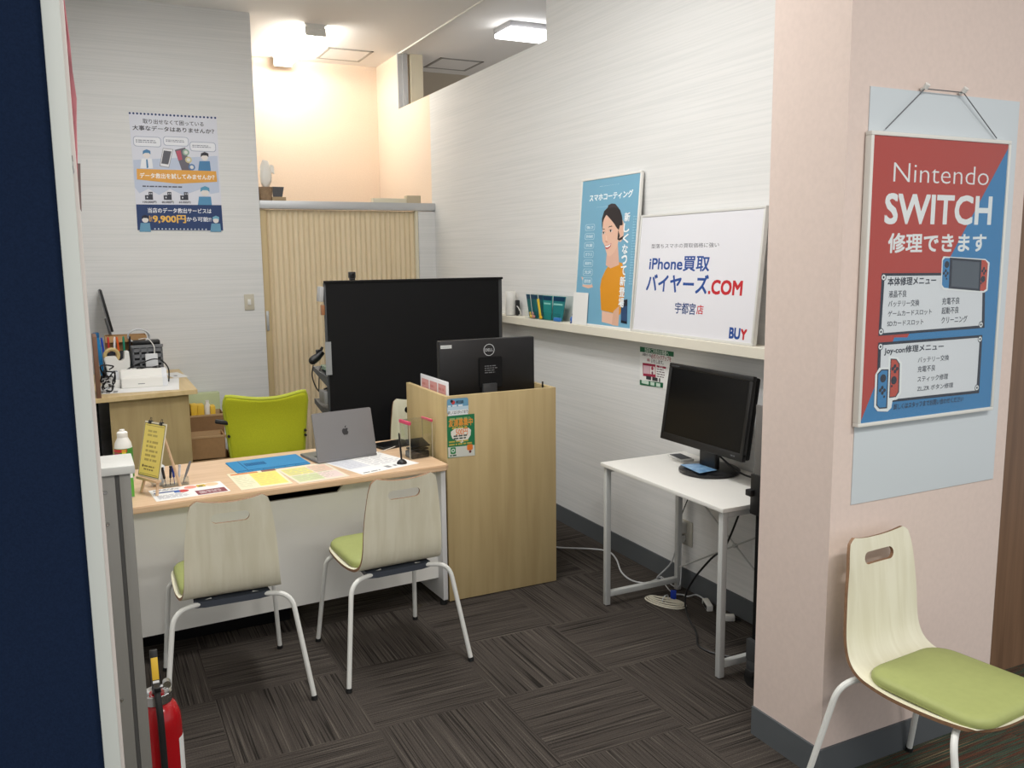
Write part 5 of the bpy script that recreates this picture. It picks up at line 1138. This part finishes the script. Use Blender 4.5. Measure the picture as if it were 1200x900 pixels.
# wide monitor facing the room
mw, mh = 0.58, 0.365
t = thing('monitor', 'black widescreen monitor on the white side table facing the room', 'monitor', (2.50, 3.085, ZD))
T = Matrix.Translation((-0.045, 0, 0.115)) @ frame_mtx((0, 0, 0), (0, -1, 0), (math.sin(math.radians(8)), 0, math.cos(math.radians(8))))
b = B(); fr = 0.022
b.box(-mw/2, mw/2, 0, fr+0.012, -0.02, 0, 0.003); b.box(-mw/2, mw/2, mh-fr, mh, -0.02, 0, 0.003); b.box(-mw/2, -mw/2+fr, fr, mh-fr, -0.02, 0, 0.003); b.box(mw/2-fr, mw/2, fr, mh-fr, -0.02, 0, 0.003); b.xf(T); bz_ = obj('bezel', b, BLACK, t)
b = B(); b.box(-mw/2+fr, mw/2-fr, fr+0.01, mh-fr, -0.012, -0.003).xf(T); obj('screen', b, SCREEN, t, sm=False)
b = B(); b.box(-mw/2+0.006, mw/2-0.006, 0.006, mh-0.006, -0.05, -0.02, 0.008).xf(T); obj('rear_cover', b, MATTEBLACK, t)
b = B(); b.box(0.005, 0.035, -0.055, 0.055, 0.012, 0.22, 0.006); obj('neck', b, BLACK, t)
b = B(); tm = [(0.0, 0.0), (0.95, 0.0), (1.0, 0.004), (1.0, 0.014), (0.93, 0.022), (0.55, 0.028), (0.0, 0.03)]
b.lathe([(r*0.138, z) for r, z in tm], (0.030, 0.012, 0), 40); obj('base', b, M('base_black', (24, 24, 27), 0.3), t)
pr = Print(0.1, 0.02); pr.lines((0.0, 0.0, 0.034, 0.010), 1, (96, 98, 102), 0.6, 82); pr.build('badge', bz_, T @ Matrix.Translation((mw/2-0.075, 0.012, 0.0004)))
pr = Print(0.1, 0.02); pr.lines((0.0, 0.0, 0.07, 0.006), 1, (90, 92, 96), 0.7, 81); pr.build('model_print', bz_, T @ Matrix.Translation((-mw/2+0.02, mh-0.015, 0.0004)))
b = B(); b.tube(cr([(0.03, -0.03, 0.10), (0.06, -0.09, 0.05), (0.085, -0.14, 0.02), (0.10, -0.2, 0.012), (0.14, -0.3, 0.010)]), 0.0045, 8); b.tube(cr([(0.03, 0.09, 0.15), (0.06, 0.10, 0.08), (0.10, 0.12, 0.03), (0.188, 0.16, 0.02)]), 0.0028, 6); obj('power_cord', b, BLACK, t)
# blue leaflet on base
b = B(); b.prism([(-0.055, -0.085), (0.050, -0.075), (0.058, 0.06), (-0.03, 0.085)], 'z', 0, 0.001); o = obj('blue_leaflet', b, [grain('blue_photo_print', (90, 140, 190), (150, 190, 222), (30, 30, 30), 0.35)], sm=False); o.location = (2.452, 3.085, ZD+0.0305); tag(o, 'small blue leaflet lying on the round monitor base', 'leaflet')
# phone
p = onz(797, 534.5, ZD)
t = thing('smartphone', 'white smartphone with dark screen lying on the side table', 'phone', (2.58, 3.375, ZD), math.radians(82))
b = B(); b.prism(rrect2(0.15, 0.072, 0.012), 'z', 0, 0.010, 0.002); obj('body', b, M('phone_white', (206, 206, 204), 0.4), t)
b = B(); b.prism(rrect2(0.115, 0.060, 0.003), 'z', 0.010, 0.0106); obj('screen', b, M('phone_screen', (70, 72, 76), 0.6, spec=0.2), t, sm=False)
# wall outlet + adapter
t = thing('wall_outlet', 'cream wall outlet with plugged adapters under the side table', 'outlet', (XW, 3.465, 0.295))
b = B(); b.box(-0.008, 0, -0.045, 0.035, -0.065, 0.065, 0.003); obj('plate', b, M('outlet_cream', (196, 192, 180), 0.5), t)
b = B(); b.box(-0.045, -0.008, -0.005, 0.04, 0.0, 0.06, 0.006); b.box(-0.035, -0.008, 0.0, 0.032, -0.05, -0.01, 0.005); obj('plug', b, M('plug_white', (206, 206, 202), 0.4), t)
# cables
def cable(name, label, pts, r, m, cat='cable'):
    b = B(); b.tube(cr(pts, 5), r, 6); return tag(obj(name, b, m), label, cat)
G0 = 0.005
def g(x, y, z=G0): return tuple(onz(x, y, z))
CW = M('cable_white', ())
cable('extension_cable', 'long white cable snaking over the carpet from the booth to the table', [(2.0, 4.85, G0), (2.26, 4.62, G0), (2.38, 4.42, G0), g(655, 641.5), g(690, 643), g(712, 646), g(722, 655), g(728, 670), g(740, 680), g(758, 683), g(775, 676), (2.63, 3.62, 0.02), (2.668, 3.55, 0.12), (2.662, 3.492, 0.265)], 0.0045, CW)
t = thing('cable_bundle', 'cream cable bundled in a loop on the carpet under the table', 'cable', (2.50, 3.25, 0))
b = B(); c0, c1 = onz(757, 700, G0), onz(803, 712, G0)
dv = Vector((c1.x-c0.x, c1.y-c0.y, 0)); mid = (c0+c1)/2; L_ = dv.length/2; ux = dv.normalized(); uy = Vector((-ux.y, ux.x, 0))
for k in range(4):
    wv = 0.056-0.015*k
    pts = []
    for j in range(28):
        a = 2*math.pi*j/28; pts.append(mid-Vector((2.50, 3.25, 0))+ux*L_*math.cos(a)*(1-0.09*k)+uy*wv*math.sin(a)+Vector((0, 0, 0.0012+0.004*k+0.002*math.sin(a*2+k))))
    b.tube(pts, 0.0042, 6, closed=True)
obj('loops', b, M('cable_cream', (206, 200, 182), 0.5), t)
b = B(); m_ = mid-Vector((2.50, 3.25, 0)); b.tube([m_+uy*0.030*math.cos(a)+Vector((0, 0, 0.018+0.017*math.sin(a))) for a in [2*math.pi*k/16 for k in range(16)]], 0.003, 6, closed=True); obj('twist_tie', b, CW, t)
b = B(); p = onz(789, 704, 0); b.box(-0.014, 0.014, -0.004, 0.004, 0, 0.055, 0.002); o = obj('cable_strap', b, flat((24, 56, 160))); o.location = (p.x, p.y, 0); o.rotation_euler = (0, 0, math.radians(-40)); tag(o, 'blue hook and loop strap holding the white cables', 'strap')
cable('charger_cable', 'white charger cable running from the blue strap to the white brick', [g(789, 696, 0.02), g(800, 697), g(806, 699), g(815, 697), g(822, 700, 0.012), g(827, 704, 0.014)], 0.004, CW)
p = onz(829, 712, 0)
t = thing('charger_brick', 'white charger brick on the carpet beside the front table leg', 'charger', (p.x, p.y, 0), math.radians(-25))
b = B(); b.box(-0.015, 0.015, -0.05, 0.05, 0, 0.03, 0.004); obj('body', b, WHITE, t)
b = B(); b.box(-0.0152, -0.013, -0.045, 0.03, 0.004, 0.026, 0.001); obj('face', b, BLACK, t)
p = onz(859, 726, 0)
t = thing('usb_plug', 'small white plug lying near the right wall under the table', 'plug', (p.x-0.02, p.y, 0), math.radians(60))
b = B(); b.box(-0.016, 0.016, -0.022, 0.022, 0, 0.028, 0.004); obj('body', b, WHITE, t)
b = B(); b.box(-0.010, 0.010, 0.022, 0.034, 0.006, 0.022, 0.002); b.tube([(0, -0.02, 0.012), (-0.01, -0.05, 0.006)], 0.004, 6); obj('connector', b, BLACK, t)
cable('monitor_power_cable', 'thick black cable hanging from the table to the carpet', [tuple(onx(867, 600, 2.60)), tuple(onx(850, 640, 2.60)), tuple(onx(833, 655, 2.56)), tuple(onx(812, 680, 2.52)), tuple(onx(803, 700, 2.50)), g(806, 722), g(816, 742), g(818, 756), g(832, 764), g(848, 768), g(862, 772)], 0.005, BLACK)
cable('adapter_cable', 'thin grey cable dropping from the outlet to the floor under the table', [(2.655, 3.46, 0.255), (2.645, 3.44, 0.14), (2.62, 3.43, 0.03), g(775, 676), g(783, 690), g(792, 697)], 0.0028, CW)
cable('monitor_signal_cable', 'thin dark cable hanging behind the table by the rear leg', [tuple(onx(806, 585, 2.665)), tuple(onx(800, 600, 2.665)), tuple(onx(796, 612, 2.665)), (2.655, 3.475, 0.33)], 0.0028, BLACK)
# stand behind the pillar
t = thing('display_stand', 'black rolling display stand half hidden behind the pink pillar', 'stand', (2.31, 2.50, 0))
b = B(); b.box(-0.012, 0.55*0.6, 0.0, 0.03, 0.10, 1.12, 0.003); obj('panel', b, MATTEBLACK, t)
b = B(); b.box(-0.022, -0.012, 0.0, 0.035, 0.82, 1.13, 0.002); obj('side_trim', b, M('trim_grey', (120, 118, 116), 0.5, 0.3), t)
b = B(); b.box(-0.03, 0.0, -0.01, 0.045, 0.70, 0.86, 0.004); b.box(-0.05, -0.02, 0.02, 0.05, 0.775, 0.80, 0.003); obj('bracket', b, BLACK, t)
b = B(); b.box(-0.03, 0.30, -0.01, 0.04, 0.065, 0.105, 0.004); b.box(-0.03, -0.008, -0.012, 0.042, 0.105, 0.19, 0.002); obj('base_bar', b, DGREY, t)
for cx in (-0.02, 0.27):
    b = B(); b.cyl((cx-0.014, 0.012, 0.032), (cx+0.014, 0.012, 0.032), 0.032, 0.032, 18); b.box(cx-0.02, cx+0.02, -0.01, 0.034, 0.04, 0.07, 0.004); obj('caster', b, RUBBER, t)

# ================================================================== PILLAR POSTER
YP = 1.93
t = thing('backing_sheet', 'pale blue grey plastic sheet fixed on the pillar behind the frame', 'sheet', (2.140, YP-0.0005, 0.912))
b = B(); b.box(0, 0.684, -0.003, 0, 0, 1.272); obj('sheet', b, M('pale_blue_plastic', (206, 214, 218), 0.25, spec=0.5), t, sm=False)
Qs = [(1029.1, 155.6), (1185.6, 166.6), (1160, 479), (1007.3, 496.7)]
fy = YP-0.014
O_, U_ = [ony(x, y, fy-0.012) for x, y in ((1023.3, 151.8), (1187.5, 166))], [ony(x, y, fy-0.012) for x, y in ((1161.5, 481), (1003.3, 501))]
fx0 = (O_[0].x+U_[1].x)/2; fx1 = (O_[1].x+U_[0].x)/2; fz1 = (O_[0].z+O_[1].z)/2; fz0 = (U_[0].z+U_[1].z)/2
fw_, fh_ = fx1-fx0, fz1-fz0
t = thing('framed_poster', 'red and blue framed game console repair poster hung on the pillar', 'poster', (fx0, fy, fz0))
e = 0.012; b = B(); th = 0.014
b.box(0, fw_, -th, 0.01, 0, e, 0.002); b.box(0, fw_, -th, 0.01, fh_-e, fh_, 0.002); b.box(0, e, -th, 0.01, e, fh_-e, 0.002); b.box(fw_-e, fw_, -th, 0.01, e, fh_-e, 0.002); obj('frame', b, M('frame_silver', (226, 225, 218), 0.35), t)
RD = (190, 62, 50); BU = (52, 132, 190); CR = (244, 244, 246); NB = (28, 36, 56)
b = B(); b.box(e, fw_-e, -th+0.005, 0.008, e, fh_-e); obj('backing', b, flat(RD), t, sm=False)
pr = Print(fw_-2*e, fh_-2*e, Qs)
pr.raw([(0, 0), (pr.w, 0), (pr.w, pr.h), (0, pr.h)], RD)
pr.view(980, 300, 3.0); A = pr.p
pr.view(980, 80, 3.4636); e1 = pr.p((705, 318)); pr.view(1000, 280, 4.089); e2 = pr.p((262, 470)); e3 = pr.p((200, 470)); e4 = pr.p((30, 885))
pr.raw([(pr.w, pr.h*0.985), (pr.w, 0), (0, 0), e4 if e4[0] > 0 else (0, 0.001), e3, e2], BU)
pr.view(980, 80, 3.4636)
pr.text('Nintendo', (250, 374, 628, 468), CR, -0.012); pr.text('SWITCH', (216, 502, 634, 628), CR, 0.03); pr.text('修理できます', (224, 664, 612, 740), CR, 0.03)
pr.view(1000, 280, 4.089)
def menu(P):
    pr.poly(P, NB)
    cx = sum(p[0] for p in P)/4; cy = sum(p[1] for p in P)/4
    pr.poly([(p[0]+(13 if p[0] < cx else -13), p[1]+(13 if p[1] < cy else -13)) for p in P], (232, 232, 238))
menu([(146, 158), (640, 158), (632, 428), (124, 462)])
for (x, y) in ((154, 178), (137, 442), (615, 412)): pr.circ(x, y, 0.0115, NB); pr.circ(x, y, 0.0085, CR); pr.circ(x, y, 0.004, NB)
pr.text('本体修理メニュー', (172, 219, 404, 174), NB, 0.03)
for s_, bx_ in (('液晶不良', (176, 276, 262, 248)), ('バッテリー交換', (172, 322, 322, 294)), ('ゲームカードスロット', (170, 368, 380, 340)), ('SDカードスロット', (166, 416, 340, 390)), ('充電不良', (429, 312, 515, 284)), ('起動不良', (426, 358, 510, 330)), ('クリーニング', (424, 404, 550, 374))): pr.text(s_, (bx_[0], bx_[1]+1, bx_[2], bx_[3]-8), (44, 50, 66), 0.01)
# console
pr.poly([(440, 78), (640, 92), (660, 110), (648, 245), (630, 256), (438, 240), (424, 222), (432, 92)], CR)
pr.poly([(470, 84), (622, 96), (614, 248), (462, 234)], NB); pr.poly([(482, 96), (612, 108), (604, 236), (474, 224)], (84, 92, 104))
pr.poly([(446, 86), (470, 86), (462, 233), (440, 230), (430, 216), (436, 98)], BU); pr.poly([(622, 96), (640, 98), (652, 114), (642, 238), (628, 248), (612, 246)], (200, 76, 56))
pr.circ(455, 118, 0.011, NB); pr.circ(627, 190, 0.011, NB)
for dx_, dy_ in ((-9, 0), (9, 0), (0, -12), (0, 12)): pr.circ(449+dx_, 160+dy_, 0.005, NB); pr.circ(632+dx_*0.8, 150+dy_, 0.005, NB)
pr.circ(452, 187, 0.0035, NB); pr.circ(618, 210, 0.0035, NB)
menu([(122, 494), (620, 462), (600, 746), (108, 790)])
for (x, y) in ((132, 514), (608, 482), (590, 720)): pr.circ(x, y, 0.0115, NB); pr.circ(x, y, 0.0085, CR); pr.circ(x, y, 0.004, NB)
pr.text('Joy-con修理メニュー', (148, 557, 434, 498), NB, 0.03)
for s_, bx_ in (('バッテリー交換', (308, 594, 458, 564)), ('充電不良', (306, 640, 392, 612)), ('スティック修理', (304, 688, 452, 656)), ('ZL,ZR ボタン修理', (302, 734, 476, 700))): pr.text(s_, (bx_[0], bx_[1]+1, bx_[2], bx_[3]-8), (44, 50, 66), 0.01)
pr.poly([(170, 560), (214, 566), (232, 592), (226, 740), (206, 772), (184, 776), (178, 812), (160, 830), (112, 828), (96, 806), (104, 650), (124, 616), (166, 614)], CR)
pr.poly([(178, 572), (206, 574), (222, 598), (216, 736), (200, 760), (168, 764)], NB); pr.poly([(182, 577), (204, 579), (217, 600), (211, 734), (198, 755), (172, 759)], (200, 76, 56))
pr.poly([(134, 624), (168, 624), (158, 814), (120, 816), (106, 800), (114, 646)], NB); pr.poly([(136, 630), (163, 630), (153, 808), (122, 810), (111, 797), (119, 648)], BU)
pr.circ(141, 668, 0.013, NB); pr.circ(192, 678, 0.013, NB)
for dx_, dy_ in ((-10, 0), (10, 0), (0, -13), (0, 13)): pr.circ(136+dx_, 726+dy_, 0.006, NB); pr.circ(198+dx_, 622+dy_, 0.006, NB)
pr.circ(144, 757, 0.004, NB); pr.circ(181, 706, 0.004, NB)
pr.text('詳しくはスタッフまでお問い合わせください', (188, 822, 524, 758), (16, 34, 60), 0.008)
pr.build('printed_face', t, frame_mtx((e, -th+0.0045, e), (1, 0, 0), (0, 0, 1)))
b = B(); b.box(e, fw_-e, -th+0.0005, -th+0.0015, e, fh_-e); obj('cover_sheet', b, clear_mat('clear_cover'), t, 'glossy clear cover sheet', sm=False)
# pins and string
k1, k2 = ony(1084, 104, YP-0.02), ony(1129, 108.5, YP-0.02)
h1, h2 = ony(1038, 151, YP-0.012), ony(1168, 162, YP-0.012)
b = B(); b.tube([h1, k1, k2, h2], 0.0017, 6); tag(obj('hanging_string', b, M('grey_string', (96, 98, 102), 0.6)), 'grey string holding the console poster over two pins', 'string')
for kp, lab in ((k1, 'white push pin at the left end of the hanging string'), (k2, 'white push pin at the right end of the hanging string')):
    s = thing('push_pin', lab, 'pin', (kp.x, YP, kp.z), 0, 'push pins above the poster')
    b = B(); b.cyl((0, -0.020, 0.002), (0, -0.030, 0.012), 0.0085, 0.0085, 14); b.cyl((0, -0.008, 0.0), (0, -0.022, 0.004), 0.0055, 0.0045, 12); obj('head', b, WHITE, s)
    b = B(); b.cyl((0, -0.0, 0), (0, -0.024, 0.002), 0.0014, 0.0014, 8); obj('needle', b, CHROME, s)
